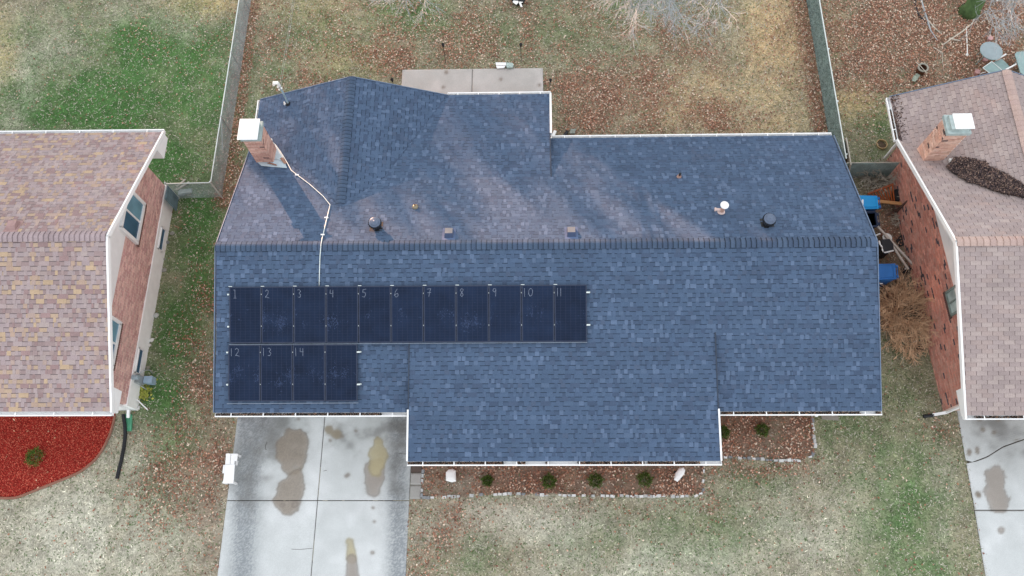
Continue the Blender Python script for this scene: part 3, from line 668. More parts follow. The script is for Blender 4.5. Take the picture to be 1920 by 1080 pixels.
# ---- brickwork
def bricks(house, wallpart, O, U, V_, N, L, Hf, pal, mort, seed, holes=(), limit=300, bl=.200, bh=.064, gap=.014, order=None, protr=.012, wts=None):
    """O: lower corner; bricks fill u in 0..L, v in 0..Hf(u)"""
    r = random.Random(seed); O, U, V_, N = map(Vector, (O, U, V_, N)); items = []; v = 0.0; k = 0; vmx = max(Hf(0), Hf(L), Hf(L/2))
    while v+bh < vmx:
        u = -.1 if k % 2 else 0.0
        while u < L:
            a, b = max(u, 0), min(u+bl, L)
            for h in holes:
                if h[0] < b and h[1] > a and h[2] < v+bh and h[3] > v:
                    if a < h[0]-.02: b = h[0]
                    elif b > h[1]+.02: a = h[1]
                    else: b = a
            if b-a > .03 and v+bh <= min(Hf(a), Hf(b)):
                items.append((a, b-a, v, r.choices(range(len(pal)), wts)[0] if wts else r.randrange(len(pal))))
            u += bl+gap
        v += bh+gap; k += 1
    full = [i for i in items if i[1] > bl-.001]; part = [i for i in items if i[1] <= bl-.001]
    if order: full.sort(key=order)
    R = Matrix([[U[i], V_[i], N[i]] for i in range(3)]); MS = []
    for c in pal:
        for j in range(3):
            q = MB(); kk = r.uniform(.86, 1.14); cc = tuple(x_*kk for x_ in c); p = protr*r.uniform(.7, 1.2)
            q.hexa([(0, 0, 0), (bl, 0, 0), (bl, bh, 0), (0, bh, 0), (0.002, .002, p), (bl-.002, .002, p), (bl-.002, bh-.002, p), (.002, bh-.002, p)], cc, skip=(0,))
            me = bpy.data.meshes.new('brick'); me.from_pydata(q.v, [], q.f); me.materials.append(M['brick'])
            at = me.attributes.new('tint', 'FLOAT_COLOR', 'FACE'); a = np.ones((len(q.f), 4), 'f'); a[:, :3] = q.c; at.data.foreach_set('color', a.ravel()); MS.append(me)
    for a, w, v, ci in full[:limit]:
        ob = bpy.data.objects.new('brick', MS[ci*3+r.randrange(3)]); link(ob, wallpart); p = O+U*a+V_*v-ORG[wallpart]
        ob.matrix_local = Matrix.Translation(p) @ R.to_4x4()
    m = MB()
    for a, w, v, ci in full[limit:]+part:
        kk = r.uniform(.84, 1.16); cc = tuple(x_*kk for x_ in pal[ci]); p = protr*r.uniform(.6, 1.2)
        P = [O+U*(a+x_)+V_*(v+y_) for x_, y_ in ((0, 0), (w, 0), (w, bh), (0, bh))]; m.hexa(P+[q+N*p for q in P], cc, skip=(0,))
    m.build('brick_courses', M['brick'], wallpart, 'stuff')

# ---- left neighbour
LY0, LY1 = 5.20, 15.12; LYR, LZE, LZR = 10.16, 3.1, 5.2; LXR = -12.93; LW = -13.68
lpit = (LZR-LZE)/(LYR-LY0)
lh = thing('brick_house', (-20, 10, 0), 'left house with tan and purple mottled shingle roof and white foundation band', 'house')
LP = [S(174, 158, 159), S(170, 154, 156), S(176, 161, 159), S(164, 145, 145), S(172, 155, 155), S(156, 133, 133), S(160, 135, 135), S(180, 159, 151), S(192, 168, 142), S(182, 158, 143), S(166, 147, 145), S(174, 159, 159)]
LPB = [S(166, 151, 153), S(158, 139, 139), S(172, 155, 153), S(168, 153, 155), S(184, 161, 141)]
def lz(y): return LZR-lpit*abs(y-LYR)
m = MB()
for a, b in ((LY0, LYR), (LYR, LY1)):
    v = [Vector((-31, a, lz(a))), Vector((LXR, a, lz(a))), Vector((LXR, b, lz(b))), Vector((-31, b, lz(b)))]; m.deck(v, .15, LPB[0])
lroof = m.build('roof', [mat('left_deck', LPB[0]), M['white']], lh)
rf = Roofer('arch', LP, LPB, .145, 9)
for a, b in ((LY0, LYR), (LYR, LY1)): rf.plane([Vector((-27, a, lz(a))), Vector((LXR, a, lz(a))), Vector((LXR, b, lz(b))), Vector((-27, b, lz(b)))], (1, 0, 0))
rf.finish(lroof)
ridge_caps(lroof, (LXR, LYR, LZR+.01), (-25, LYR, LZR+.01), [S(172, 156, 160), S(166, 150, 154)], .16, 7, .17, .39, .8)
# rake boards: white, with the boxed returns at the eaves
m = MB()
for a, b in ((LY0-.03, LYR), (LYR, LY1+.03)): m.beam((LXR+.03, a, lz(a)-.06), (LXR+.03, b, lz(b)-.06), .06, .15)
m.build('rake_board', M['white'], lh)
m = MB()
for y0, y1 in ((LY0, LW and 5.9), (14.3, LY1)):
    m.hexa([(LW, y0, 2.72), (LXR+.055, y0, 2.72), (LXR+.055, y1, 2.72), (LW, y1, 2.72), (LW, y0, lz(y0)-.16), (LXR+.055, y0, lz(y0)-.16), (LXR+.055, y1, lz(y1)-.16), (LW, y1, lz(y1)-.16)])
m.build('eave_return', M['white'], lh)
m = MB()   # white siding in the gable, above the brick
ya, yb = LY0+(2.88+.16-LZE)/lpit, LY1-(2.88+.16-LZE)/lpit; ya, yb = max(ya, 5.93), min(yb, 14.25); xg = LW+.045
F_ = [(ya, 2.88), (yb, 2.88), (yb, lz(yb)-.15), (LYR, LZR-.15), (ya, lz(ya)-.15)]
m.face([(xg, y_, z_) for y_, z_ in F_]); m.face([(xg, ya, 2.88), (LW, ya, 2.88), (LW, yb, 2.88), (xg, yb, 2.88)]); m.face([(xg, ya, 2.88), (xg, ya, lz(ya)-.15), (LW, ya, lz(ya)-.15), (LW, ya, 2.88)]); m.face([(LW, yb, 2.88), (LW, yb, lz(yb)-.15), (xg, yb, lz(yb)-.15), (xg, yb, 2.88)])
m.build('gable_siding', M['white'], lh)
gutter(lh, (-31, LY0-.005, LZE), (LXR+.05, LY0-.005, LZE), (0, -1, 0), hang=1.2, w=.13)
gutter(lh, (-31, LY1+.005, LZE), (LXR+.05, LY1+.005, LZE), (0, 1, 0), hang=1.2, w=.13)
m = MB(); FZ = .80
m.hexa([(-30, 5.93, FZ), (LW, 5.93, FZ), (LW, 14.25, FZ), (-30, 14.25, FZ), (-30, 5.93, LZE-.1), (LW, 5.93, LZE-.1), (LW, 14.25, LZE-.1), (-30, 14.25, LZE-.1)])
m.hexa([(LW-.2, 5.93, LZE-.1), (LW, 5.93, LZE-.1), (LW, 14.25, LZE-.1), (LW-.2, 14.25, LZE-.1), (LW-.2, LYR-.05, LZR-.2), (LW, LYR-.05, LZR-.2), (LW, LYR+.05, LZR-.2), (LW-.2, LYR+.05, LZR-.2)])
lwall = m.build('wall', M['mortar'], lh)
LB = [S(230, 190, 182), S(222, 178, 172), S(240, 202, 192), S(216, 170, 166), S(232, 194, 184)]
WIN = [(11.25, 12.85, 2.10, 3.35), (6.78, 8.38, 2.20, 3.45)]
holes = [(a-5.93, b-5.93, c-FZ, d-FZ) for a, b, c, d in WIN]
bricks(lh, lwall, (LW, 5.93, FZ+.005), (0, 1, 0), (0, 0, 1), (1, 0, 0), 14.25-5.93, lambda u: min(2.88, lz(5.93+u)-.2)-FZ, LB, None, 21, holes, order=lambda i: abs(i[0]-4)+abs(i[2]-1.5)*2)
bricks(lh, lwall, (-15.5, 5.93, FZ+.005), (1, 0, 0), (0, 0, 1), (0, -1, 0), 1.82, lambda u: 2.0, LB, None, 22, (), limit=0)
m = MB(); m.box(-30, LW+.05, 5.88, 14.3, -.1, FZ, (.8, .8, .8)); lf = m.build('foundation', M['whitewall'], lh)
for (y0, y1, z0, z1) in WIN:
    x0 = LW+.05; m = MB(); m.box(LW-.02, LW+.05, y0, y1, z0, min(z1, 2.88))
    m.box(x0, x0+.07, y0, y0+.12, z0, z1); m.box(x0, x0+.07, y1-.12, y1, z0, z1); m.box(x0, x0+.07, y0+.09, y1-.09, z0, z0+.12); m.box(x0, x0+.07, y0+.09, y1-.09, z1-.09, z1)
    ym = (y0+y1)/2
    m.box(x0, x0+.055, ym-.03, ym+.03, z0+.09, z1-.09)
    w = m.build('window', M['white'], lh)
    m = MB(); m.box(x0, x0+.025, y0+.09, ym-.03, z0+.09, z1-.09); m.build('pane', M['glassdk'], w)
    m = MB(); m.box(x0, x0+.03, ym+.03, y1-.09, z0+.09, z1-.09); m.build('pane', M['glass'], w)
    m = MB(); n_ = int((y1-y0+.1)/.078)
    for i in range(n_):
        yy = y0-.04+i*.078; m.hexa([(x0, yy, z0-.12), (x0+.05, yy, z0-.13), (x0+.05, yy+.05, z0-.13), (x0, yy+.05, z0-.12), (x0, yy, z0-.005), (x0+.085, yy, z0-.02), (x0+.085, yy+.05, z0-.02), (x0, yy+.05, z0-.005)], S(128, 100, 92))
    m.build('brick_sill', M['brick'], w)
for y0, y1, z0, z1 in ((11.75, 12.65, .30, .62), (7.05, 7.95, .38, .70)):
    x0 = LW+.05; m = MB(); m.box(x0, x0+.035, y0, y1, z0, z0+.04); m.box(x0, x0+.035, y0, y1, z1-.04, z1); m.box(x0, x0+.035, y0, y0+.04, z0, z1); m.box(x0, x0+.035, y1-.04, y1, z0, z1)
    w = m.build('basement_window', M['white'], lh); m = MB(); m.box(x0, x0+.015, y0+.04, y1-.04, z0+.04, z1-.04); m.build('pane', M['glassdk'], w)
# roof vent, downspout, meter
def boxvent(parent, p, mt, n=(0, .35), w=.30, name='roof_vent'):
    x, y, z = p; s = n[1]; m = MB(); h = .14
    zz = lambda yy: z-s*(yy-y)
    m.hexa([(x-w*.75, y-.28, zz(y-.28)+.01), (x+w*.75, y-.28, zz(y-.28)+.01), (x+w*.75, y+.22, zz(y+.22)+.01), (x-w*.75, y+.22, zz(y+.22)+.01)]+[(x-w*.75, y-.28, zz(y-.28)+.02), (x+w*.75, y-.28, zz(y-.28)+.02), (x+w*.75, y+.22, zz(y+.22)+.02), (x-w*.75, y+.22, zz(y+.22)+.02)], m=0)
    m.hexa([(x-w/2, y-.2, zz(y-.2)+.01), (x+w/2, y-.2, zz(y-.2)+.01), (x+w/2, y+.16, zz(y+.16)+.01), (x-w/2, y+.16, zz(y+.16)+.01), (x-w/2+.02, y-.06, z+h+.02), (x+w/2-.02, y-.06, z+h+.02), (x+w/2-.02, y+.14, z+h-.02), (x-w/2+.02, y+.14, z+h-.02)], m=0)
    top, fr_c = S(122, 126, 132), S(60, 76, 108)  # light top and dark front: shading painted onto one metal
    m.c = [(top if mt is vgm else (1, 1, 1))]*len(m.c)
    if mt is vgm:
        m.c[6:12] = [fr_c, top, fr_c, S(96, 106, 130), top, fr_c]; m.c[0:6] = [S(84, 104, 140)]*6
    return m.build(name, mt, parent)
vgm = mat('vent_sheet_metal', rough=.55, tint=True, var=.1)
pv = Gsurf(26, 424, lambda x, y: lz(y)); boxvent(lh, pv, mat('mauve_vent', S(170, 140, 138)), (0, lpit))
m = MB(); a = Vector((LXR-.25, LY0-.06, 2.95)); m.beam(a, a-Vector((0, 0, .18)), .08, .06); m.beam(a+Vector((0, 0, -.15)), Vector((-13.83, 5.86, 2.3)), .08, .06); m.beam((-13.83, 5.86, 2.32), (-13.83, 5.86, .25), .08, .06); m.beam((-13.83, 5.86, .28), (-13.86, 5.6, .14), .09, .07)
m.build('downspout', M['white'], lh)
mt_ = thing('electric_meter', (LW+.12, 6.9, .5), 'grey electric meter box with round glass dial on the white foundation', 'electric meter')
m = MB(); m.box(LW+.05, LW+.20, 6.72, 7.0, .18, .62); m.build('meter_box', M['steel'], mt_)
m = MB(); m.tube([(LW+.05, 6.86, .78), (LW+.26, 6.86, .78)], .085, 14); m.build('meter_dial', mat('meter_glass', S(170, 190, 200), rough=.2), mt_)
m = MB(); m.box(LW+.22, LW+.52, 6.78, 7.02, .0, .34, m=0); m.build('regulator', mat('regulator_grey', S(165, 190, 210), rough=.5), mt_)
m = MB(); m.tube([(LW+.1, 7.0, .55), (LW+.3, 7.15, .6), (LW+.36, 7.25, .3), (LW+.34, 7.2, 0)], .018, 6); m.tube([(LW+.1, 6.72, .3), (LW+.28, 6.6, .3), (LW+.28, 6.6, 0)], .018, 6); m.build('pipe', M['steel'], mt_)

# ---- right neighbour (turned about two degrees)
RZE, RZR, RYR = 2.65, 4.55, 10.08
rh = thing('brick_house', (18, 10, 0), 'right house with faded pinkish brown roof and dark flecked brick wall', 'house')
fe = G(1811, 776, RZE); rg = G(1795, 452, RZR); be = G(1684.5, 262, RZE); bk = G(1668.5, 182, RZE); RYR = rg.y
XE = 24.0
fr = G(1920, 779, RZE); fe.y = (fe.y+fr.y)/2; fr.y = fe.y
rp1 = [Vector((fe.x, fe.y, RZE)), Vector((XE, fe.y, RZE)), Vector((XE, rg.y, RZR)), Vector((rg.x, rg.y, RZR))]
rpit = (RZR-RZE)/(be.y-rg.y)
def rmain(y): return RZR-rpit*(y-rg.y)
RCZ = 4.15; cpk = G(1890.5, 142, RCZ); RCX = cpk.x; RYE = bk.y
cpit = (RCZ-RZE)/(RCX-bk.x)
jy = rg.y+(RZR-RCZ)/rpit; RJ = Vector((RCX, jy, RCZ)); RVL = Vector((be.x, be.y, RZE)); RBK = Vector((bk.x, bk.y, RZE)); RRG = Vector((RCX, RYE, RCZ)); rbe = RCX*2-bk.x
rp2 = [Vector((rg.x, rg.y, RZR)), Vector((XE, rg.y, RZR)), Vector((XE, be.y, RZE)), Vector((rbe, be.y, RZE)), RJ, RVL]
rp2a = [Vector((rg.x, rg.y, RZR)), Vector((RCX, rg.y, RZR)), RJ, RVL]; rp2b = [Vector((RCX, rg.y, RZR)), Vector((XE, rg.y, RZR)), Vector((XE, be.y, RZE)), Vector((rbe, be.y, RZE)), RJ]
rp3 = [RJ, RRG, RBK, RVL]; rp4 = [RJ, Vector((rbe, be.y, RZE)), Vector((rbe, RYE, RZE)), RRG]
RP = [S(173, 159, 157), S(168, 154, 153), S(177, 163, 160), S(164, 150, 149), S(172, 156, 153)]
m = MB()
for v in (rp1, rp2a, rp2b, rp3, rp4):
    if (v[1]-v[0]).cross(v[2]-v[0]).z < 0: v = v[::-1]
    m.deck(v, .13, RP[0])
rroof = m.build('roof', [mat('right_deck', S(96, 82, 82)), M['white']], rh)
rf = Roofer('tab', RP, RP, .135, 31)
for v, d in ((rp1, 0), (rp2a, 0), (rp2b, 0), (rp3, 1), (rp4, 1)): rf.plane(v, (1, 0, 0) if d == 0 else (rp3[0]-rp3[1])[:])
rf.finish(rroof)
RC = [S(196, 172, 164), S(190, 166, 160)]
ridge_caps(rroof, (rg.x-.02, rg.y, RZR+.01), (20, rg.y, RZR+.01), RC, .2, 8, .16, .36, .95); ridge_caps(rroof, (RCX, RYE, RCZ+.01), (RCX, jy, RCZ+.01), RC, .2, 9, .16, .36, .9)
def rz(x, y):
    z = RZR-rpit*abs(y-rg.y) if y > rg.y else RZR-(RZR-RZE)/(rg.y-fe.y)*(rg.y-y)
    return max(z, RCZ-cpit*abs(x-RCX)) if y > jy-.5 else z
m = MB()
m.beam((fe.x-.03, fe.y-.12, RZE-.06), (rg.x-.03, rg.y, RZR-.06), .06, .14); m.beam((rg.x-.03, rg.y, RZR-.06), (be.x-.03, be.y, RZE-.06), .06, .14)
m.build('rake_board', M['white'], rh)
m = MB(); m.beam((bk.x, RYE+.02, RZE-.03), (RCX, RYE+.02, RCZ-.03), .03, .10); m.beam((RCX, RYE+.02, RCZ-.03), (rbe, RYE+.02, RZE-.03), .03, .10); m.build('drip_edge', M['fascia'], rh)
gutter(rh, (fe.x-.04, fe.y-.005, RZE), (XE, fe.y-.005, RZE), (0, -1, 0), hang=1.1, debris=200, seed=8)
gutter(rh, (be.x-.0, be.y, RZE), (bk.x-.0, bk.y, RZE), (bk.y-be.y and -1, -.12, 0), hang=1.2, w=.11, debris=300, seed=9)
# wall line runs from (14.03,5.75) to (13.62,15.6)
W0 = Vector((14.03, 5.78, 0)); W1 = Vector((13.64, 15.4, 0)); wu = (W1-W0).normalized(); wn_ = Vector((-wu.y, wu.x, 0)); wn_ = wn_ if wn_.x < 0 else -wn_
m = MB(); A, B = W0, W1
m.hexa([(A.x, A.y, 0), (23.5, A.y, 0), (23.5, B.y-.2, 0), (B.x, B.y, 0), (A.x, A.y, RZE-.08), (23.5, A.y, RZE-.08), (23.5, B.y-.2, RZE-.08), (B.x, B.y, RZE-.08)])
pa = W0+wu*((rg.y-W0.y)/wu.y)
m.hexa([(A.x, A.y+.1, RZE-.08), (A.x+.15, A.y+.1, RZE-.08), (B.x+.15, be.y-.5, RZE-.08), (B.x, be.y-.5, RZE-.08), (pa.x, rg.y-.05, RZR-.2), (pa.x+.15, rg.y-.05, RZR-.2), (pa.x+.15, rg.y+.05, RZR-.2), (pa.x, rg.y+.05, RZR-.2)])
m.box(14.2, 22, 15.2, 16.3, 0, RZE-.1)
rwall = m.build('wall', M['mortar_r'], rh)
RB = [S(222, 158, 142), S(212, 148, 134), S(230, 172, 156), S(214, 164, 150), S(92, 88, 96)]
LWl = (W1-W0).length
RWIN = (2.72, 3.58, 1.95, 2.68)
def rhf(u): y = W0.y+u*wu.y; return min(2.50, (RZR-(RZR-RZE)/(rg.y-fe.y)*(rg.y-y) if y < rg.y else RZR-rpit*(y-rg.y))-.25)
bricks(rh, rwall, W0+Vector((0, 0, .02)), wu, (0, 0, 1), wn_, LWl, rhf, RB, None, 23, [RWIN], order=lambda i: abs(i[0]-3)+abs(i[2]-1.3)*2, wts=[5, 5, 4, 4, 1.1])
SGT = 2.52; sya = fe.y+(SGT+.14-RZE)/((RZR-RZE)/(rg.y-fe.y)); syb = rg.y+(RZR-SGT-.14)/rpit
def wpt(y, z, o): u = (y-W0.y)/wu.y; return W0+wu*u+Vector((0, 0, z))+wn_*o
m = MB(); m.face([wpt(sya, SGT, .04), wpt(rg.y, RZR-.13, .04), wpt(syb, SGT, .04)]); m.face([wpt(sya, SGT, .04), wpt(syb, SGT, .04), wpt(syb, SGT, 0), wpt(sya, SGT, 0)]); m.build('gable_siding', M['white'], rh)
def rw(u, z, o=0): return W0+wu*u+Vector((0, 0, z))+wn_*o
m = MB(); u0, u1, z0, z1 = RWIN
for a, b, c, d in ((u0, u0+.07, z0, z1), (u1-.07, u1, z0, z1), (u0, u1, z0, z0+.06), (u0, u1, z1-.06, z1), ((u0+u1)/2-.02, (u0+u1)/2+.02, z0, z1)):
    P = [rw(a, c), rw(b, c), rw(b, d), rw(a, d)]; m.hexa(P+[q+wn_*.06 for q in P])
w = m.build('window', mat('grey_frame', S(140, 155, 150)), rh)
m = MB(); P = [rw(u0+.07, z0+.06), rw(u1-.07, z0+.06), rw(u1-.07, z1-.06), rw(u0+.07, z1-.06)]; m.hexa(P+[q+wn_*.02 for q in P]); m.build('pane', mat('pale_reflection_glass', S(190, 210, 208), rough=.3, var=.4, scale=3), w)  # white reflection put into the pane's pale colour
m = MB()
for i in range(int((u1-u0+.1)/.078)):
    a = u0-.04+i*.078; P = [rw(a, z0-.12), rw(a+.066, z0-.12), rw(a+.066, z0), rw(a, z0)]; m.hexa(P+[q+wn_*.06 for q in P], S(110, 84, 80))
m.build('brick_sill', M['brick'], w)
m = MB()   # boxed return and downspout at the front corner
m.hexa([(fe.x-.03, fe.y, 2.42), (14.05, fe.y, 2.42), (14.05, 5.9, 2.42), (fe.x-.03, 5.9, 2.42), (fe.x-.03, fe.y, 2.52), (14.05, fe.y, 2.52), (14.05, 5.9, 2.8), (fe.x-.03, 5.9, 2.8)])
m.build('eave_return', M['white'], rh)
m = MB(); a = G(1812, 766, 2.4); b = G(1790, 772, 1.3)
m.beam((13.5, fe.y-.03, 2.5), (13.98, 5.66, 2.15), .08, .06); m.beam((13.98, 5.66, 2.17), (13.98, 5.66, .3), .08, .06); m.beam((13.98, 5.66, .32), (13.6, 5.62, .12), .09, .06)
m.build('downspout', M['white'], rh)
m = MB(); m.tube([(13.66, 5.62, .12), (13.5, 5.6, .09), (13.3, 5.58, .07)], [.055, .055, .06], 10); tag(m.build('drain_extension', M['black']), 'short black plastic drain spout below the right house downspout', 'drain pipe')
m = MB(); a = G(1685, 262, 2.4); b = G(1664, 279, 1.2); m.beam((be.x+.02, be.y+.06, 2.5), (13.56, 15.46, 1.9), .08, .06); m.beam((13.56, 15.46, 1.9), (13.56, 15.46, .2), .08, .06); m.build('downspout', M['white'], rh)
# debris heap in the valley behind the chimney
n = 15000; t = RNG.random(n)
va, vb = Gsurf(1778, 308, rz), Gsurf(1925, 366, rz); vw = RNG.uniform(-1, 1, n)*(.24+.20*np.sin(np.clip(t*3.3, 0, 3.14)))*(1.12-.4*t)*(.75+.5*fbm(t*9, t*0+3, 3))
hx = va.x+(vb.x-va.x)*t+vw*.67; hy = va.y+(vb.y-va.y)*t+vw*.74
hz_ = np.array([rz(a, b) for a, b in zip(hx, hy)])+.035+RNG.random(n)*.14*np.clip(1-np.abs(vw)*1.1, 0, 1)
tag(leaf_mesh('leaf_heap', hx, hy, hz_, .030, [S(70, 60, 62), S(98, 84, 82), S(54, 48, 52), S(128, 104, 96), S(150, 128, 116), S(84, 72, 72)], tilt=.6), 'dark heap of rotting leaves in the right roof valley', 'leaf heap')
n = 500; t = RNG.random(n); s_ = RNG.uniform(-.02, .32, n)*(1-t*.2); hx = be.x+(bk.x-be.x)*t+s_+.03; hy = be.y+(bk.y-be.y)*t; hz_ = np.array([rz(a, b) for a, b in zip(hx, hy)])+.02
k = RNG.random(n) < np.exp(-s_*7)
tag(leaf_mesh('leaf_drift', hx[k], hy[k], hz_[k], .028, [S(84, 70, 66), S(120, 96, 84), S(60, 54, 54)]), 'thin drift of dark leaves along the right house side gutter', 'leaf drift')

# ---- chimneys
def chimney(house, x0, x1, y0, y1, zb, zt, capx, capy, capz, pal, seed, flashing=None):
    m = MB(); m.box(x0, x1, y0, y1, zb, zt); ch = m.build('chimney', M['mortar'], house)
    r = random.Random(seed); q = MB(); bh = .067; g = .011; z = zb+.02; k = 0; me = {}
    faces = [((x0, y0), (1, 0), (0, -1), x1-x0), ((x1, y0), (0, 1), (1, 0), y1-y0), ((x1, y1), (-1, 0), (0, 1), x1-x0), ((x0, y1), (0, -1), (-1, 0), y1-y0)]
    while z+bh < zt-.01:
        for (ox, oy), (ux, uy), (nx_, ny_), L in faces:
            u = -.1 if k % 2 else 0
            while u < L:
                a, b = max(u, 0), min(u+.2, L)
                if b-a > .02:
                    kk = r.uniform(.86, 1.14); cc = tuple(v*kk for v in r.choices(pal, [6]*(len(pal)-1)+[1])[0])
                    P = [(ox+ux*s, oy+uy*s, zz) for s, zz in ((a, z), (b, z), (b, z+bh), (a, z+bh))]
                    b_ = MB(); b_.hexa([Vector(p) for p in P]+[Vector((p[0]+nx_*.012, p[1]+ny_*.012, p[2])) for p in P], cc, skip=(0,))
                    b_.build('brick', M['brick'], ch)
                u += .211
        z += bh+g; k += 1
    cx, cy = (x0+x1)/2, (y0+y1)/2
    m = MB(); m.box(x0-.05, x1+.05, y0-.05, y1+.05, zt, zt+.12); m.box(x0+.04, x1-.04, y0+.04, y1-.04, zt+.12, capz-.03); m.build('crown', mat('chimney_crown', S(176, 192, 192), var=.2), ch)
    m = MB(); m.box(capx[0], capx[1], capy[0], capy[1], capz-.03, capz); m.box(capx[0]+.05, capx[1]-.05, capy[0]+.05, capy[1]-.05, capz, capz+.012)
    m.build('cap', M['white'], ch); return ch
CH1 = [S(222, 176, 160), S(212, 164, 148), S(228, 186, 170), S(204, 156, 142), S(140, 112, 106)]
c1 = chimney(house, -9.40, -8.82, 13.88, 14.48, 2.5, 4.55, (-9.44, -8.78), (13.68, 14.46), 4.92, CH1, 41)
m = MB()   # weathered flashing apron and saddle
def rpts(L, off=.03): return [Gsurf(a, b, roofz, off) for a, b in L]
F1 = rpts([(479, 301), (490, 311), (512, 313), (538, 315), (534, 303), (514, 297)], .035); m.face(F1[::-1], S(190, 206, 216))
F2 = rpts([(514, 297), (534, 303), (538, 313), (527, 284), (516, 271), (512, 282)], .05); m.face(F2[::-1], S(196, 212, 220))
F3 = rpts([(519, 291), (533, 307), (537, 306), (527, 290)], .06); m.face(F3[::-1], S(166, 132, 116))
m.face(rpts([(500, 306), (520, 311), (518, 308), (505, 304)], .065)[::-1], S(150, 110, 96))
m.build('flashing', M['tint'], c1)
CH2 = [S(228, 188, 170), S(220, 178, 160), S(234, 198, 182), S(214, 170, 154), S(96, 84, 84)]
c2 = chimney(rh, 13.40, 14.05, 13.70, 14.30, 2.6, 4.75, (13.55, 14.15), (13.74, 14.30), 5.02, CH2, 43)
m = MB()
for a, b, w_ in ((1784, 303, .12), (1797, 301, .1)): p = Gsurf(a, b, rz, .05); m.obox(p, (w_*.6, 0, 0), (0, .1, .0), (0, 0, .04))
m.build('flashing', M['offwhite'], c2)

# ------------------------------------------------------------------ things on the main roof
def fplane(px, py, off): return Gsurf(px, py, lambda x, y: zmain(y), off)
fU = Vector((1, 0, 0)); fV = Vector((0, 1, PT_)).normalized(); fN = fU.cross(fV)
a = fplane(429.5, 538, .14); b = fplane(1100.5, 533.5, .14); c = fplane(428, 645, .14); PW = (b.x-a.x)/11; PH = ((a-c).dot(fV)); d = fplane(426, 756.5, .14)
PH2 = PH
ROW_TOP = Vector((a.x, (a.y+b.y)/2, 0)); ROW_TOP.z = zmain(ROW_TOP.y)+.14
DIG = {'0': [[(.5, 1), (.1, .75), (.05, .3), (.35, 0), (.75, .1), (.95, .55), (.8, .9), (.5, 1)]], '1': [[(.5, 1), (.5, 0)]],
 '2': [[(.1, .8), (.4, 1), (.8, .85), (.7, .5), (.1, .05), (.4, .1), (1, 0)]], '3': [[(.1, .95), (.5, 1), (.8, .8), (.4, .55), (.85, .35), (.6, .03), (.1, .1)]],
 '4': [[(.15, 1), (.1, .5), (.9, .5)], [(.75, .95), (.75, 0)]], '5': [[(.95, 1), (.25, .97), (.2, .6), (.6, .65), (.9, .35), (.6, .02), (.05, .1)]],
 '6': [[(.6, 1), (.15, .6), (.05, .2), (.4, 0), (.85, .15), (.8, .45), (.3, .4), (.12, .25)]], '7': [[(0, .95), (.9, 1), (.5, .5), (.4, 0)], [(.15, .5), (.9, .55)]],
 '8': [[(.8, .9), (.4, 1), (.15, .8), (.5, .55), (.8, .25), (.5, 0), (.15, .2), (.45, .5), (.85, .8), (.8, .92)]], '9': [[(.85, .75), (.5, .55), (.15, .75), (.4, 1), (.8, .95), (.85, .7), (.7, 0)]],
 'I': [[(.2, 1), (.5, 1.0), (.55, 0)], [(.2, 0), (.9, 0)]]}
NUMS = ['I', '2', '3', '4', '5', '6', '7', '8', '9', '10', '11', '12', '13', '14', '']
ORD = {'I': '1'}
cellme = None
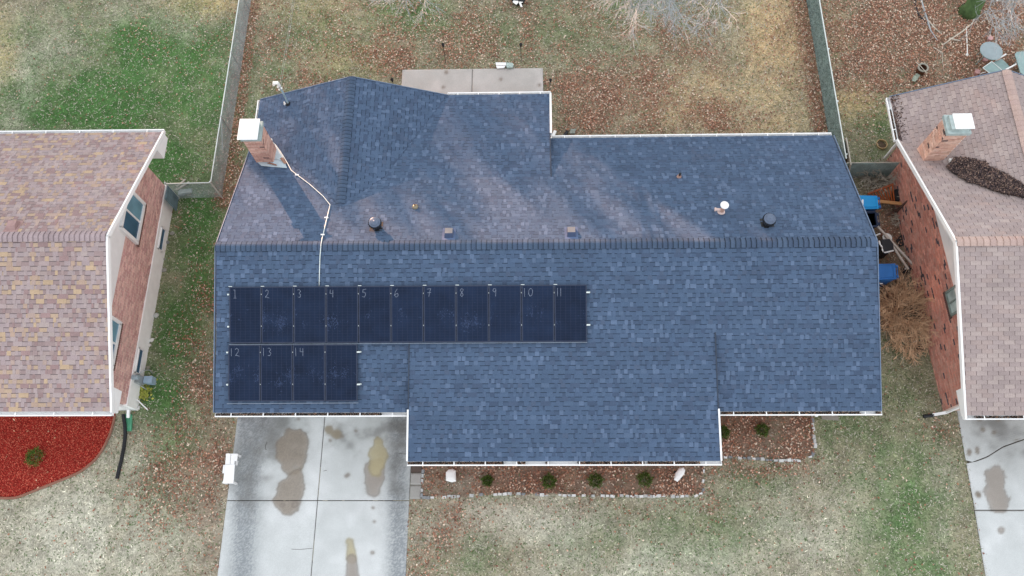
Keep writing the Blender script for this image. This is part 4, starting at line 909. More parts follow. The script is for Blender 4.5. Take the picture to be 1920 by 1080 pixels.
def solar_panel(i, row, colm):
    global cellme
    o = ROW_TOP+fU*(PW*colm)-fV*(row*(PH+.03)); w = PW-.018; h = PH-.02
    if row: o = o+fU*(-.035)
    num = ORD.get(NUMS[i], NUMS[i])
    lab = 'black solar panel chalked with the number '+['one', 'two', 'three', 'four', 'five', 'six', 'seven', 'eight', 'nine', 'ten', 'eleven', 'twelve', 'thirteen', 'fourteen', ''][i] if num else 'black unnumbered solar panel at the right end of the lower row'
    base = o-fV*h+fU*.009
    t = thing('solar_panel', base, lab, 'solar panel', 'solar panels on the blue roof')
    P = lambda u, v, n=0: base+fU*u+fV*v+fN*n
    m = MB(); fwd = .022
    for (u0, u1, v0, v1) in ((0, w, 0, fwd), (0, w, h-fwd, h), (0, fwd, fwd, h-fwd), (w-fwd, w, fwd, h-fwd)):
        m.hexa([P(u0, v0, -.04), P(u1, v0, -.04), P(u1, v1, -.04), P(u0, v1, -.04), P(u0, v0, .004), P(u1, v0, .004), P(u1, v1, .004), P(u0, v1, .004)])
    m.build('frame', M['pframe'], t)
    m = MB(); m.hexa([P(fwd, fwd, -.02), P(w-fwd, fwd, -.02), P(w-fwd, h-fwd, -.02), P(fwd, h-fwd, -.02), P(fwd, fwd, 0), P(w-fwd, fwd, 0), P(w-fwd, h-fwd, 0), P(fwd, h-fwd, 0)])
    m.build('backsheet', M['cellback'], t)
    m = MB(); nx_, ny_ = 6, 20; cw = (w-2*fwd-.02)/nx_; chh = (h-2*fwd-.02)/ny_
    for a_ in range(nx_):
        for b_ in range(ny_):
            u0 = fwd+.01+a_*cw; v0 = fwd+.01+b_*chh; m.face([P(u0+.004, v0+.0025, .0015), P(u0+cw-.004, v0+.0025, .0015), P(u0+cw-.004, v0+chh-.0025, .0015), P(u0+.004, v0+chh-.0025, .0015)])
    m.build('solar_cells', M['cell'], t, 'stuff')
    r = random.Random(100+i)
    if NUMS[i]:
        m = MB(); s = .25; wd = .14; cu = .10; 
        for ch in NUMS[i]:
            for st in DIG[ch]:
                pts = [P(cu+x_*wd*(.55 if ch == '1' else 1)+r.uniform(-.006, .006), h-.10-s+y_*s+r.uniform(-.006, .006), .0035) for x_, y_ in st]
                if len(NUMS[i]) > 1 and ch == '1': pts = [p-fU*.05 for p in pts]
                for A_, B_ in zip(pts[:-1], pts[1:]):
                    dd = (B_-A_).normalized(); sd_ = dd.cross(fN)*.0058; m.face([A_-sd_, B_-sd_, B_+sd_, A_+sd_])
            cu += wd*(.75 if ch == '1' else 1.25)
        m.build('chalk_number', M['chalk'], t)
    # dusty smears left by boots and birds, thin film of small flakes
    nd = {0: 10, 1: 260, 3: 110, 6: 70, 7: 160, 9: 50, 11: 150, 12: 130, 13: 70, 14: 90}.get(i, 25)
    m = MB(); cl = [(r.choice([.04, w*.3, w*.6, w-.05]), r.uniform(h*.3, h*.6)) for _ in range(3)]
    for k in range(int(nd*2.2)):
        cu_, cv_ = r.choice(cl); u0 = cu_+r.gauss(0, .07)*r.choice([.4, 1, 2]); v0 = cv_+r.gauss(0, .09)*r.choice([.5, 1, 2.2])
        if not (fwd < u0 < w-fwd-.03 and fwd < v0 < h-fwd-.03): continue
        e = r.uniform(.0025, .011); an = r.gauss(1.2, .9); st_ = r.choice([1.2, 2, 5]); ca, sa = math.cos(an)*e, math.sin(an)*e
        m.face([P(u0-ca*st_, v0-sa*st_, .0028), P(u0+sa*.8, v0-ca*.8, .0028), P(u0+ca*st_, v0+sa*st_, .0028), P(u0-sa*.8, v0+ca*.8, .0028)])
    if m.f: m.build('dust_smears', M['dust'], t, 'stuff')
    # clamps at the left seam
    for v_ in (h*.865, h*.30) if colm else ():
        m = MB(); m.obox(P(-.009, v_, .008), fU*.010, fV*.014, fN*.005); m.build('clamp', M['steel'], t)
    if not row:
        m = MB(); m.obox(P(.03, h+.012, .004), fU*.055, fV*.008, fN*.004); m.build('bracket', M['rail'], t)
    return t
for i in range(15): solar_panel(i, 0 if i < 11 else 1, i if i < 11 else i-11)
for row, n_, x_ in ((0, 11, 0), (1, 4, -.035)):
    for j, v_ in enumerate((.865, .30)):
        o = ROW_TOP+fU*x_-fV*(row*(PH+.03)+PH*(1-v_))-fN*.075
        m = MB(); m.beam(o-fU*.08, o+fU*(PW*n_+.10), .04, .045); q = o+fU*(PW*n_+.03)+fN*.055; m.obox(q, fU*.05, fV*.02, fN*.035)
        q = o-fU*.03+fN*.055; m.obox(q, fU*.02, fV*.02, fN*.025)
        tag(m.build('mounting_rail', M['rail']), ['upper', 'lower'][j]+' aluminium mounting rail under the '+('long upper' if row == 0 else 'short lower')+' row of solar panels', 'mounting rail', 'rails under the solar panels')
m = MB()
for a_, b_ in (((429.5, 646), (1101, 642)), ((425.5, 757), (672, 755.5))):
    p, q = fplane(*a_, .13), fplane(*b_, .13); m.beam(p, q, .012, .02)
tag(m.build('array_trim', mat('dull_trim', S(140, 152, 168))), 'pale metal trim strips along the lower edges of the solar rows', 'metal trim')

def turbine(px, py, label):
    p = Gsurf(px, py, roofz); t = thing('turbine_vent', p, label, 'roof vent', 'black turbine vents near the ridge')
    x, y, z = p
    m = MB(); m.obox((x, y, z+.01), (.2, 0, 0), (0, .2, -.2*PT_), (0, 0, .006)); m.lathe((x, y, z-.06), [(.14, 0), (.14, .2), (.16, .2), (.16, .24), (.1, .25)], 20); m.build('base', M['black'], t)
    m = MB(); m.lathe((x, y, z+.18), [(.16, 0), (.195, .05), (.20, .10), (.185, .15)], 24)
    for k in range(20):
        a = k*math.pi/10; e = Vector((math.cos(a), math.sin(a), 0)); f_ = Vector((-math.sin(a), math.cos(a), 0))
        m.obox(Vector((x, y, z+.27))+e*.20, e*.012+f_*.008, f_*.004, (0, 0, .065))
    m.build('vanes', M['dark'], t)
    m = MB(); m.lathe((x, y, z+.325), [(.188, 0), (.178, .02), (.14, .035), (.132, .033), (.125, .045), (.07, .06), (.062, .056), (.02, .072), (.0, .074)], 28); m.build('dome', mat('vent_dome_grey', (.10, .13, .19), rough=.3, metal=.5, var=.15), t, smooth=False)
turbine(706, 425, 'black turbine vent beside the white conduit near the left ridge'); turbine(1438, 419, 'black turbine vent near the right end of the ridge')
vg = vgm
for px, py, l in ((842, 438, 'small grey box vent below the little dome, left of the pair'), (1071, 436, 'small grey box vent in the middle of the roof ridge')):
    p = Gsurf(px, py, roofz); t = thing('box_vent', p, l, 'roof vent', 'grey box vents by the ridge'); boxvent(t, p, vg, (0, PT_), .28, 'hood')
p = Gsurf(1273, 332, roofz); t = thing('plumbing_vent', p, 'thin pipe vent with pinkish lead boot on the back slope', 'pipe vent'); x, y, z = p
m = MB(); m.lathe((x, y, z-.06), [(.085, 0), (.075, .1), (.05, .18), (.05, .2)], 14); m.build('boot', M['copper'], t); m = MB(); m.tube([(x, y, z), (x, y, z+.24)], .04, 12); m.build('pipe', M['black'], t)
p = Gsurf(779, 389, roofz); t = thing('small_dome_vent', p, 'small bronze dome vent between turbine and box vent', 'roof vent'); x, y, z = p
m = MB(); m.lathe((x, y, z-.03), [(.09, 0), (.09, .07), (.10, .08), (.07, .12), (.03, .14), (0, .145)], 14); m.build('dome', mat('tarnished_brass', S(150, 140, 120), rough=.4, metal=.4), t); m = MB(); m.obox((x-.01, y+.03, z+.125), (.02, 0, 0), (0, .03, 0), (0, 0, .012)); m.build('latch', M['black'], t)
M['offwhite2'] = mat('pinkish_white', S(232, 208, 202), var=.08)
p = Gsurf(1352, 398, roofz); t = thing('flue_vent', p, 'white capped flue with a side tee on the right back slope', 'flue'); x, y, z = p
m = MB(); m.lathe((x, y, z-.06), [(.13, 0), (.12, .09), (.08, .14), (.08, .17)], 18); m.build('flashing_cone', M['offwhite2'], t)
m = MB(); m.tube([(x, y, z), (x, y, z+.5)], .07, 14); m.build('pipe', M['copper'], t)
m = MB(); m.lathe((x, y, z+.46), [(.12, 0), (.135, .05), (.10, .09), (.03, .11), (0, .112)], 20); m.build('cap', M['white'], t)
m = MB(); m.tube([(x, y, z+.16), (x-.2, y+.02, z+.17)], .045, 10); m.tube([(x-.19, y+.02, z+.17), (x-.24, y+.02, z+.17)], .06, 10); m.build('side_tee', M['offwhite2'], t)
# service mast
p = Gsurf(541, 195, roofz); t = thing('service_mast', p, 'galvanised electric service mast with black boot behind the left chimney', 'service mast'); x, y, z = p
m = MB(); m.lathe((x, y, z-.04), [(.11, 0), (.09, .07), (.06, .12), (.05, .12)], 14); m.build('boot', M['black'], t)
m = MB(); m.tube([(x, y, z), (x, y, z+1.15)], .033, 10); m.build('mast', mat('pale_mast', S(178, 205, 215), rough=.5, metal=.3), t)
m = MB(); m.tube([(x, y, z+1.1), (x-.03, y, z+1.27), (x-.12, y-.03, z+1.30), (x-.16, y-.04, z+1.2)], [.05, .065, .07, .05], 10); m.build('weatherhead', M['offwhite'], t)
m = MB()
for k, (dx_, dz_) in enumerate(((-.05, .9), (.05, .98), (-.06, 1.05))): m.lathe((x+dx_, y-.04, z+dz_), [(.02, 0), (.035, .02), (.02, .04), (.03, .06), (.01, .08)], 10)
m.build('insulator', M['offwhite'], t)
m = MB(); m.tube([(x-.09, y-.03, z+.06), (x-.1, y-.1, z+.12), (x-.09, y-.05, z+.2)], .028, 8); m.build('bracket', M['offwhite'], t)
# service wires leaving towards the pole beyond the top of the picture
m = MB(); A = Vector((x-.05, y-.04, z+1.0))
for s in (0, .06):
    P = [A+Vector((s+.5*k/12, 1.15*k, .9*(k/12)**2*3-.03*k)) for k in range(13)]; m.tube(P, .0035, 4)
tag(m.build('service_wire', M['steel']), 'two thin service wires running up from the roof mast', 'wire')
# conduit
path = [(511, 266), (517, 272), (530, 291), (539, 306), (546, 319), (552, 324), (580, 345), (606, 368), (619, 384), (614, 405), (604, 447), (602, 458), (600, 480), (599, 510), (598.5, 537)]
P = [Gsurf(a_, b_, roofz, .05) for a_, b_ in path]
t = thing('electrical_conduit', P[4], 'white conduit running from the chimney over the ridge to the solar panels', 'conduit')
m = MB(); m.tube(P, .015, 8); m.build('conduit_run', M['rail'], t, smooth=True)
m = MB(); q = P[0]; m.lathe((q.x-.05, q.y+.05, q.z), [(.05, 0), (.06, .05), (.04, .08)], 10); m.build('conduit_cap', M['offwhite'], t)
for px, py in ((557, 328), (612, 408), (605, 440)): q = Gsurf(px, py, roofz, .05); m = MB(); m.obox(q, (.06, 0, 0), (0, .02, 0), (0, 0, .02)); m.build('strap', M['white'], t)

# ------------------------------------------------------------------ fences
def fence(name, label, pts, h, postx, mesh_mat, wire=.004, cell=.06, fabric=False, top='rail'):
    t = thing(name, (pts[0][0], pts[0][1], 0), label, 'fence'); mw = MB()
    for A, B in zip(pts[:-1], pts[1:]):
        A, B = Vector((A[0], A[1], 0)), Vector((B[0], B[1], 0)); d = B-A; L = d.length; d.normalize()
        m = MB(); m.tube([A+Vector((0, 0, h)), B+Vector((0, 0, h))], .022, 8); m.build('top_rail', M['rail'], t)
        n = int(L/cell)
        for i in range(-int(h/cell), n):
            for s in (1, -1):
                u0, u1 = (i*cell, i*cell+h) if s == 1 else (i*cell+h, i*cell); z0, z1 = .04, h-.02
                # clip in u
                def at(u): return z0+(z1-z0)*(u-u0)/(u1-u0)
                ua, ub = sorted((u0, u1)); ua, ub = max(ua, 0), min(ub, L)
                if ub-ua < .03: continue
                p, q = A+d*ua+Vector((0, 0, at(ua))), A+d*ub+Vector((0, 0, at(ub))); o = (q-p).normalized(); sd_ = o.cross(Vector((d.y, -d.x, 0))).normalized()*wire
                nrm = Vector((d.y, -d.x, 0))*wire
                mw.face([p-sd_, q-sd_, q+sd_, p+sd_]); mw.face([p-nrm, q-nrm, q+nrm, p+nrm])
    mw.build('chain_link_mesh', mesh_mat, t, 'stuff')
    for x_, y_, hh, br in postx:
        m = MB(); m.tube([(x_, y_, 0), (x_, y_, hh)], .03, 10); m.lathe((x_, y_, hh), [(.034, 0), (.036, .03), (.02, .055), (0, .06)], 10); m.build('post', M['rail'] if hh > 1.2 else M['steel'], t)
    return t
fl = fence('chain_link_fence', 'grey chain link fence between left yard and middle house', [(-11.78, 26), (-11.78, 14.15), (-13.45, 14.12)], 1.2, [(-11.78, 14.15, 1.25, 0), (-13.45, 14.12, 1.25, 0), (-11.78, 17.0, 1.18, 0), (-11.78, 20.0, 1.18, 0), (-11.78, 23.0, 1.18, 0)], mat('weathered_wire', (.34, .40, .41), rough=.6, var=.3, scale=2))
m = MB(); m.beam((-11.78, 15.9, .62), (-11.78, 17.0, 1.12), .03, .03); m.build('brace', M['steel'], fl)
m = MB(); m.box(-13.45, -13.41, 13.55, 14.1, .12, 1.1); m.build('gate_leaf', mat('blue_grey_gate', S(110, 135, 145), var=.3), fl)
RFX = 11.68
fr_ = thing('chain_link_fence', (RFX, 15.4, 0), 'green fabric covered chain link fence on the right of the middle yard', 'fence')
m = MB(); m.box(RFX-.012, RFX+.012, 15.0, 26, .03, 1.16); m.build('privacy_fabric', M['vinyl'], fr_)
RY = G(1640, 334, 0).y
m = MB(); m.box(RFX, 13.6, RY-.012, RY+.012, .03, 1.14); m.build('privacy_fabric', M['vinyl'], fr_)
m = MB(); m.tube([(RFX, 14.9, 1.2), (RFX, 26, 1.2)], .024, 8); m.build('top_rail', M['rail'], fr_)
m = MB(); m.tube([(RFX, RY, 1.18), (12.1, RY+.02, 1.14), (12.4, RY, 1.2), (12.8, RY, 1.17), (13.6, RY, 1.18)], .02, 6); m.build('top_rail', M['greywood'], fr_)
for y_ in (15.1, 17.4, 19.8, 22.2, 24.6): m = MB(); m.tube([(RFX+.05, y_, 0), (RFX+.05, y_, 1.2)], .032, 8); m.build('post', M['rail'], fr_)
m = MB()
n = 3800; yy = RNG.uniform(15, 25.8, n); zz = RNG.uniform(.05, 1.15, n)
for a_, b_ in zip(yy, zz): e = random.uniform(.01, .028); m.face([(RFX-.02, a_-e, b_), (RFX-.03, a_, b_-e), (RFX-.02, a_+e, b_), (RFX-.028, a_, b_+e)], random.choice([S(100, 125, 122), S(170, 195, 188), S(84, 106, 108), S(130, 152, 142)]))
m.build('fabric_tufts', M['tint'], fr_, 'stuff')

# ------------------------------------------------------------------ beds
m = MB(); m.slab(BED3, -.02, .03, S(150, 44, 38)); red = m.build('mulch_bed', M['leafy'], None, 'structure')
px_, py_ = RNG.uniform(-24, -12.5, 90000), RNG.uniform(1.8, 6.6, 90000); k = inpoly(px_, py_, BED3); px_, py_ = px_[k], py_[k]
leaf_mesh('red_mulch_chips', px_, py_, np.full(len(px_), .035)+fbm(px_*2, py_*2, 3)*.03, .021, [S(204, 78, 64), S(182, 60, 52), S(220, 104, 84), S(150, 46, 42), S(192, 66, 56), S(232, 134, 110)], aspect=.4, tilt=.5)
k = RNG.integers(0, len(px_), 46); leaf_mesh('leaves_on_mulch', px_[k], py_[k], np.full(46, .06), .04, [S(225, 180, 150), S(210, 150, 120)])
def edging_line(parent, pts, r, mt):
    m = MB(); m.tube(pts, r, 6); m.build('edging_strip', mt, parent)
t = thing('garden_edging', G(100, 906), 'brown curved strip edging the red mulch bed', 'garden edging')
P = [G(a_, b_, .05) for a_, b_ in BED3_px[1:11]]
Q = []
for a_, b_ in zip(P[:-1], P[1:]):
    for k in range(5): Q.append(a_.lerp(b_, k/5))
for k in range(3): Q = [Q[0]]+[(Q[i-1]+Q[i]*2+Q[i+1])/4 for i in range(1, len(Q)-1)]+[Q[-1]]
edging_line(t, Q, .045, mat('brown_edging', S(150, 108, 92)))
def stones(label, pts, seed, size=.15):
    r = random.Random(seed); pts = [G(a_, b_, 0) for a_, b_ in pts]; t = thing('stone_edging', pts[0], label, 'stone edging'); MS = []
    for k in range(7):
        m = MB(); g_ = r.uniform(.85, 1.15); cc = tuple(v*g_ for v in r.choice([S(212, 214, 214), S(180, 184, 186), S(226, 228, 228), S(140, 144, 148), S(200, 204, 204)])); a_, b_ = .5, .34
        q = [Vector((x_*a_*r.uniform(.85, 1.1), y_*b_*r.uniform(.85, 1.1), z_*r.uniform(.8, 1.1))) for z_ in (0, .55) for x_, y_ in ((-1, -1), (1, -1), (1, 1), (-1, 1))]
        for v in q[4:]: v.x *= .86; v.y *= .84
        m.hexa(q, cc); me = bpy.data.meshes.new('stone'); me.from_pydata(m.v, [], m.f); me.materials.append(M['brick'])
        at = me.attributes.new('tint', 'FLOAT_COLOR', 'FACE'); aa = np.ones((len(m.f), 4), 'f'); aa[:, :3] = m.c; at.data.foreach_set('color', aa.ravel()); MS.append(me)
    for A, B in zip(pts[:-1], pts[1:]):
        d = B-A; L = d.length; n = max(1, round(L/(size*1.02)))
        for i in range(n):
            if r.random() < .16: continue
            p = A+d*((i+.5)/n); ob = bpy.data.objects.new('stone', r.choice(MS)); link(ob, t); ob.location = p-ORG[t]+Vector((r.uniform(-.012, .012), r.uniform(-.015, .015), 0)); s = size*r.uniform(.75, 1.1)
            ob.scale = (s*1.0, s*r.uniform(.8, 1.1), s*r.uniform(.7, 1.1)); ob.rotation_euler = (0, 0, math.atan2(d.y, d.x)+r.uniform(-.15, .15))
    return t
stones('row of small grey stones edging the long front leaf bed', [(793, 880), (791, 934), (830, 932), (880, 929), (960, 926), (1080, 929), (1180, 930), (1300, 931), (1318, 924), (1319, 870)], 5)
stones('row of small grey stones edging the right corner leaf bed', [(1355, 857), (1400, 859), (1450, 863), (1500, 864), (1522, 856), (1528, 840), (1524, 800), (1522, 778)], 6)
# clumps of round shrubs
def shrub(px, py, rad, label, h=None, seed=0, tone=1.0, group='round clipped shrubs in the beds'):
    p = G(px, py+5, 0); r = np.random.default_rng(seed); t = thing('round_shrub', p, label, 'shrub', group); n = 1700; h = h or rad*1.5
    m = MB(); m.tube([(p.x, p.y, 0), (p.x+.01, p.y, h*.5)], [.02, .01], 6)
    for k in range(7): a = k*.9; m.tube([(p.x, p.y, .04), (p.x+math.cos(a)*rad*.7, p.y+math.sin(a)*rad*.7, h*.6)], [.01, .004], 4)
    m.build('stem', M['bark'], t)
    a = r.uniform(0, 2*np.pi, n); z = r.uniform(-.2, 1, n); q = np.sqrt(1-np.clip(z, 0, 1)**2); rr = rad*(1+.16*np.sin(a*5+z*4)+.1*np.sin(a*9))*r.uniform(.55, 1.05, n)
    C = np.stack([p.x+np.cos(a)*q*rr, p.y+np.sin(a)*q*rr, h*.45+z*h*.5*r.uniform(.6, 1.05, n)], -1); dr = np.stack([np.cos(a)*q, np.sin(a)*q, z+.5], -1)+r.normal(0, .5, (n, 3)); dr /= np.linalg.norm(dr, axis=1)[:, None]
    s = np.cross(dr, r.normal(0, 1, (n, 3))); s /= np.linalg.norm(s, axis=1)[:, None]; L = r.uniform(.03, .06, n)[:, None]; w = r.uniform(.006, .013, n)[:, None]
    V = np.stack([C-s*w, C+s*w, C+dr*L], 1).reshape(-1, 3); pal = np.array([S(78, 112, 46), S(96, 132, 56), S(60, 92, 40), S(120, 146, 76), S(110, 100, 60)])*tone
    npmesh('foliage', V, np.arange(3*n).reshape(-1, 3), pal[r.integers(0, 5, n)]*r.uniform(.7, 1.3, n)[:, None], M['leafy'], t)
shrub(71, 853, .29, 'bright green round shrub alone in the red mulch bed', .38, 1, 1.25)
shrub(914, 897, .17, 'leftmost and smallest round shrub in the long front bed', None, 2)
shrub(1029, 899, .22, 'round shrub second from left in the long front bed', None, 3); shrub(1116, 897, .23, 'round shrub third from left in the long front bed', None, 4); shrub(1208, 895, .23, 'round shrub nearest the right white ornament in the front bed', None, 5)
shrub(1427, 803, .21, 'round shrub alone in the middle of the right corner bed', None, 6); shrub(1354, 807, .21, 'round shrub half hidden by the roof corner in the right bed', None, 7)
def ornament(px, py, poly, label):
    p = G(px, py, 0); t = thing('garden_ornament', p, label, 'garden ornament', 'white garden ornaments in the front bed'); q = [G(a_, b_, .34).xy for a_, b_ in poly]; c = sum(q, Vector((0, 0)))/len(q)
    m = MB(); n = len(q); rows = []
    for s, z in ((.80, .22), (1, .26), (1, .33), (.82, .37), (.4, .39)): rows.append([(c.x+(v.x-c.x)*s, c.y+(v.y-c.y)*s, z) for v in q])
    for a_, b_ in zip(rows[:-1], rows[1:]):
        for k in range(n): m.face([a_[k], a_[(k+1) % n], b_[(k+1) % n], b_[k]])
    m.face(rows[-1]); m.build('shell', M['white'], t)
    m = MB(); m.tube([(c.x, c.y, 0), (c.x, c.y, .24)], .04, 8); m.obox((c.x, c.y, .02), (.13, 0, 0), (0, .13, 0), (0, 0, .02)); m.build('stake', M['black'], t)
ornament(845, 890, [(836, 901), (836, 885), (841, 880), (849, 879), (854, 882), (855, 902), (847, 904)][::-1], 'white rounded garden ornament at the left end of the front bed')
ornament(1273, 890, [(1264, 899), (1267, 886), (1273, 878), (1281, 876), (1285, 881), (1283, 889), (1271, 903)][::-1], 'white tilted garden ornament at the right end of the front bed')

# ------------------------------------------------------------------ small things round the left house
P = [G(231, 777, .12), G(234, 795, .10), G(235, 815, .07), G(232, 840, .06), G(227, 865, .06), G(222, 885, .06), G(219, 899, .06)]; m = MB(); Q = []
for a_, b_ in zip(P[:-1], P[1:]):
    L = (b_-a_).length; n = int(L/.03)
    for k in range(n): Q.append(a_.lerp(b_, k/n))
m.tube(Q, [(.055 if i % 2 else .066) for i in range(len(Q))], 10)
tag(m.build('drain_pipe', M['black']), 'long black corrugated drain pipe lying beside the red mulch bed', 'drain pipe')
a_, b_, c_, d_ = G(235, 778, .05), G(247, 778, .05), G(246, 808, .05), G(238, 808, .05); m = MB(); m.slab([a_.xy, d_.xy, c_.xy, b_.xy], 0, .04)
o = m.build('splash_tray', M['greenp']); tag(o, 'green plastic splash tray beside the black drain pipe', 'splash tray'); 
m = MB(); m.beam(b_, c_, .03, .08); m.beam(a_, b_, .03, .08); m.beam(a_, d_, .02, .08); m.build('rim', M['greenp'], o, org=(0, 0, 0))
m = MB(); m.tube([G(251, 748, .25), G(257, 749, .25), G(268, 760, .12), G(278, 769, .03)], .022, 8); tag(m.build('plastic_pipe', M['white']), 'bent white plastic pipe at the left house corner', 'pipe')
def rock(px, py, s, label, tone, seed, group='pale rocks along the left house foundation'):
    r = random.Random(seed); p = G(px, py); m = MB(); prof = [(.8, 0), (1, .3), (.75, .65), (.3, .8)]; b = len(m.v)
    n = 9; w = [r.uniform(.75, 1.2) for _ in range(n)]
    for q, z in prof:
        for k in range(n): a = 2*math.pi*k/n; m.v.append((p.x+math.cos(a)*q*s*w[k], p.y+math.sin(a)*q*s*w[k]*.8, z*s*r.uniform(.85, 1.1)))
    for i in range(3):
        for k in range(n): m.f.append((b+i*n+k, b+i*n+(k+1) % n, b+(i+1)*n+(k+1) % n, b+(i+1)*n+k)); m.c.append(tone); m.m.append(0)
    m.f.append(tuple(b+3*n+k for k in range(n))); m.c.append(tone); m.m.append(0)
    tag(m.build('rock', M['brick'], org=p), label, 'rock', group)
W_, GR_ = S(225, 225, 220), S(150, 150, 142)
rock(285, 638, .10, 'whitest rock beside the left foundation, upper of a close pair', W_, 1); rock(278, 648, .11, 'white rock beside the left foundation, lower of a close pair', W_, 2)
rock(293, 592, .13, 'large grey rock beside the middle of the left foundation', S(190, 192, 188), 3); rock(309, 506, .11, 'grey rock below the upper basement window', GR_, 4)
rock(314, 455, .09, 'small dark grey rock beside the upper basement window', S(130, 134, 132), 5); rock(323, 438, .10, 'grey rock nearest the fence gate by the left foundation', GR_, 6)
rock(278, 690, .10, 'dull grey rock beside the lower basement window', S(150, 148, 132), 7); rock(258, 765, .12, 'white rock at the front corner of the left house', S(215, 216, 214), 8); rock(309, 486, .07, 'smallest grey rock near the upper basement window', GR_, 9); rock(272, 745, .08, 'flat pale rock by the meter box', S(170, 170, 160), 10)
p = G(270, 735); x_, y_ = RNG.normal(p.x, .13, 260), RNG.normal(p.y, .16, 260)
tag(leaf_mesh('yellow_weed', x_, y_, RNG.uniform(.02, .12, 260), .05, [S(170, 176, 80), S(150, 160, 76), S(190, 190, 100)], kind='stuff'), 'yellow green weed clump beside the electric meter', 'weed')
# things by the left gate
m = MB(); m.beam(G(331, 350, .05), G(348, 336, .07), .06, .03); m.beam(G(331, 356, .05), G(355, 341, .05), .08, .03); tag(m.build('board', M['greywood']), 'two weathered boards on the grass behind the left gate', 'board')
m = MB(); m.obox(G(348, 359, .14), (.24, .03, 0), (-.01, .09, 0), (0, 0, .03)); m.obox(G(340, 362, .1), (.1, .03, 0), (-.01, .09, 0), (0, 0, .06)); tag(m.build('stepping_block', mat('grey_block', S(165, 178, 178))), 'pale grey block lying inside the left fence corner', 'block')
# white bench by the driveway
t = thing('white_bench', G(430, 905), 'white painted wooden bench at the left edge of the driveway', 'bench'); hz0 = .40
def bpx(a_, b_, z=hz0): return G(395+a_/12, 835+b_/12, z)
def plate(poly, z0, z1, name, par, mt=M['white']):
    m = MB(); q = [bpx(a_, b_, z1).xy for a_, b_ in poly]
    A = sum(q[i].x*q[(i+1) % len(q)].y-q[(i+1) % len(q)].x*q[i].y for i in range(len(q)))
    m.slab([v[:] for v in (q if A > 0 else q[::-1])], z0, z1); return m.build(name, mt, par)
plate([(350, 185), (450, 185), (430, 425), (325, 425)], .37, .40, 'seat_plank', t); plate([(462, 185), (610, 190), (590, 360), (540, 345), (530, 430), (440, 425)], .37, .40, 'seat_plank', t)
plate([(325, 430), (540, 430), (510, 860), (270, 855), (290, 740)], .37, .41, 'seat', t); plate([(285, 440), (322, 440), (300, 630), (262, 625)], .33, .37, 'side_board', t); plate([(560, 350), (600, 345), (585, 440), (560, 450)], .2, .3, 'side_board', t)
for a_, b_ in ((360, 210), (590, 215), (285, 830), (500, 835)): q = bpx(a_, b_, .37); m = MB(); m.box(q.x-.03, q.x+.03, q.y-.03, q.y+.03, 0, .37); m.build('leg', M['white'], t)
# front right gutter outlet + slate
m = MB(); q = G(1532, 776, 2.55); m.lathe((q.x, q.y-.02, 2.42), [(.05, 0), (.06, .06), (.05, .12), (0, .13)], 10); m.tube([(q.x, q.y, 2.45), (q.x, 5.7, 2.2), (q.x, 5.7, .2)], .04, 8); m.build('downspout', M['white'], house)
m = MB(); a_ = G(1556, 783, .03); m.obox(a_, (.28, -.02, 0), (.0, .08, 0), (0, 0, .02)); o = tag(m.build('splash_block', mat('grey_splash', S(150, 146, 138))), 'grey splash block under the right front gutter', 'splash block')
m = MB(); q = G(1042, 252, .3); m.beam((.62, 16.3, 2.4), (.5, 16.36, .3), .08, .06); m.beam(G(1034, 262, .3), G(1041, 246, .18), .11, .08); m.build('downspout', M['white'], house)
m = MB(); m.beam(G(1053, 262, .06), G(1064, 246, .06), .11, .08); tag(m.build('drain_extension', M['black']), 'black plastic drain extension behind the roof step', 'drain pipe')
m = MB(); m.obox(G(1074, 247, .05), (.10, 0, 0), (.02, .10, 0), (0, 0, .05)); tag(m.build('concrete_block', mat('mossy_block', S(150, 158, 150), var=.3, scale=14)), 'small mossy concrete block beside the black drain extension', 'block')

# ------------------------------------------------------------------ back yard
def torch(px, py, bx, by, label):
    b = G(bx, by); t = thing('garden_torch', b, label, 'garden torch', 'black garden torches round the patio'); h = 1.0
    for _ in range(20):
        X_, Y_ = topix(np.array(b.x), np.array(b.y), h)
        if Y_ > py: h += .06
    m = MB(); m.tube([b, (b.x, b.y, h-.2)], .012, 6); m.build('pole', M['black'], t); m = MB(); m.lathe((b.x, b.y, h-.2), [(.03, 0), (.055, .1), (.06, .16), (.03, .19), (.015, .22), (0, .23)], 10); m.build('head', M['black'], t)
torch(830, 83, 836, 118, 'black garden torch behind the left half of the patio'); torch(969, 82, 977, 118, 'black garden torch behind the right half of the patio')
torch(1032, 148, 1031, 176, 'black garden torch at the right side of the patio'); torch(735, 149, 742, 175, 'black garden torch half hidden behind the gable roof')
def quad(name, pts, z0, z1, mt, label=None, cat=None, parent=None):
    q = [G(a_, b_, z1).xy for a_, b_ in pts]; A = sum(q[i].x*q[(i+1) % len(q)].y-q[(i+1) % len(q)].x*q[i].y for i in range(len(q)))
    m = MB(); m.slab([v[:] for v in (q if A > 0 else q[::-1])], z0, z1); o = m.build(name, mt, parent)
    if label: tag(o, label, cat)
    return o
t = thing('folded_board', G(940, 124), 'white folded plastic boards at the patio edge', 'board'); quad('board', [(929, 117), (949, 117), (949, 122), (930, 122)], .08, .14, M['white'], parent=t); quad('board', [(930, 123), (948, 123), (945, 127), (932, 128)], .08, .12, M['white'], parent=t)
quad('plastic_tub', [(950, 117), (961, 118), (963, 122), (961, 126), (951, 127), (949, 123)], .05, .16, mat('cloudy_plastic', S(175, 195, 190), rough=.4, var=.3, scale=20), 'cloudy plastic tub beside the white boards on the patio edge', 'tub')
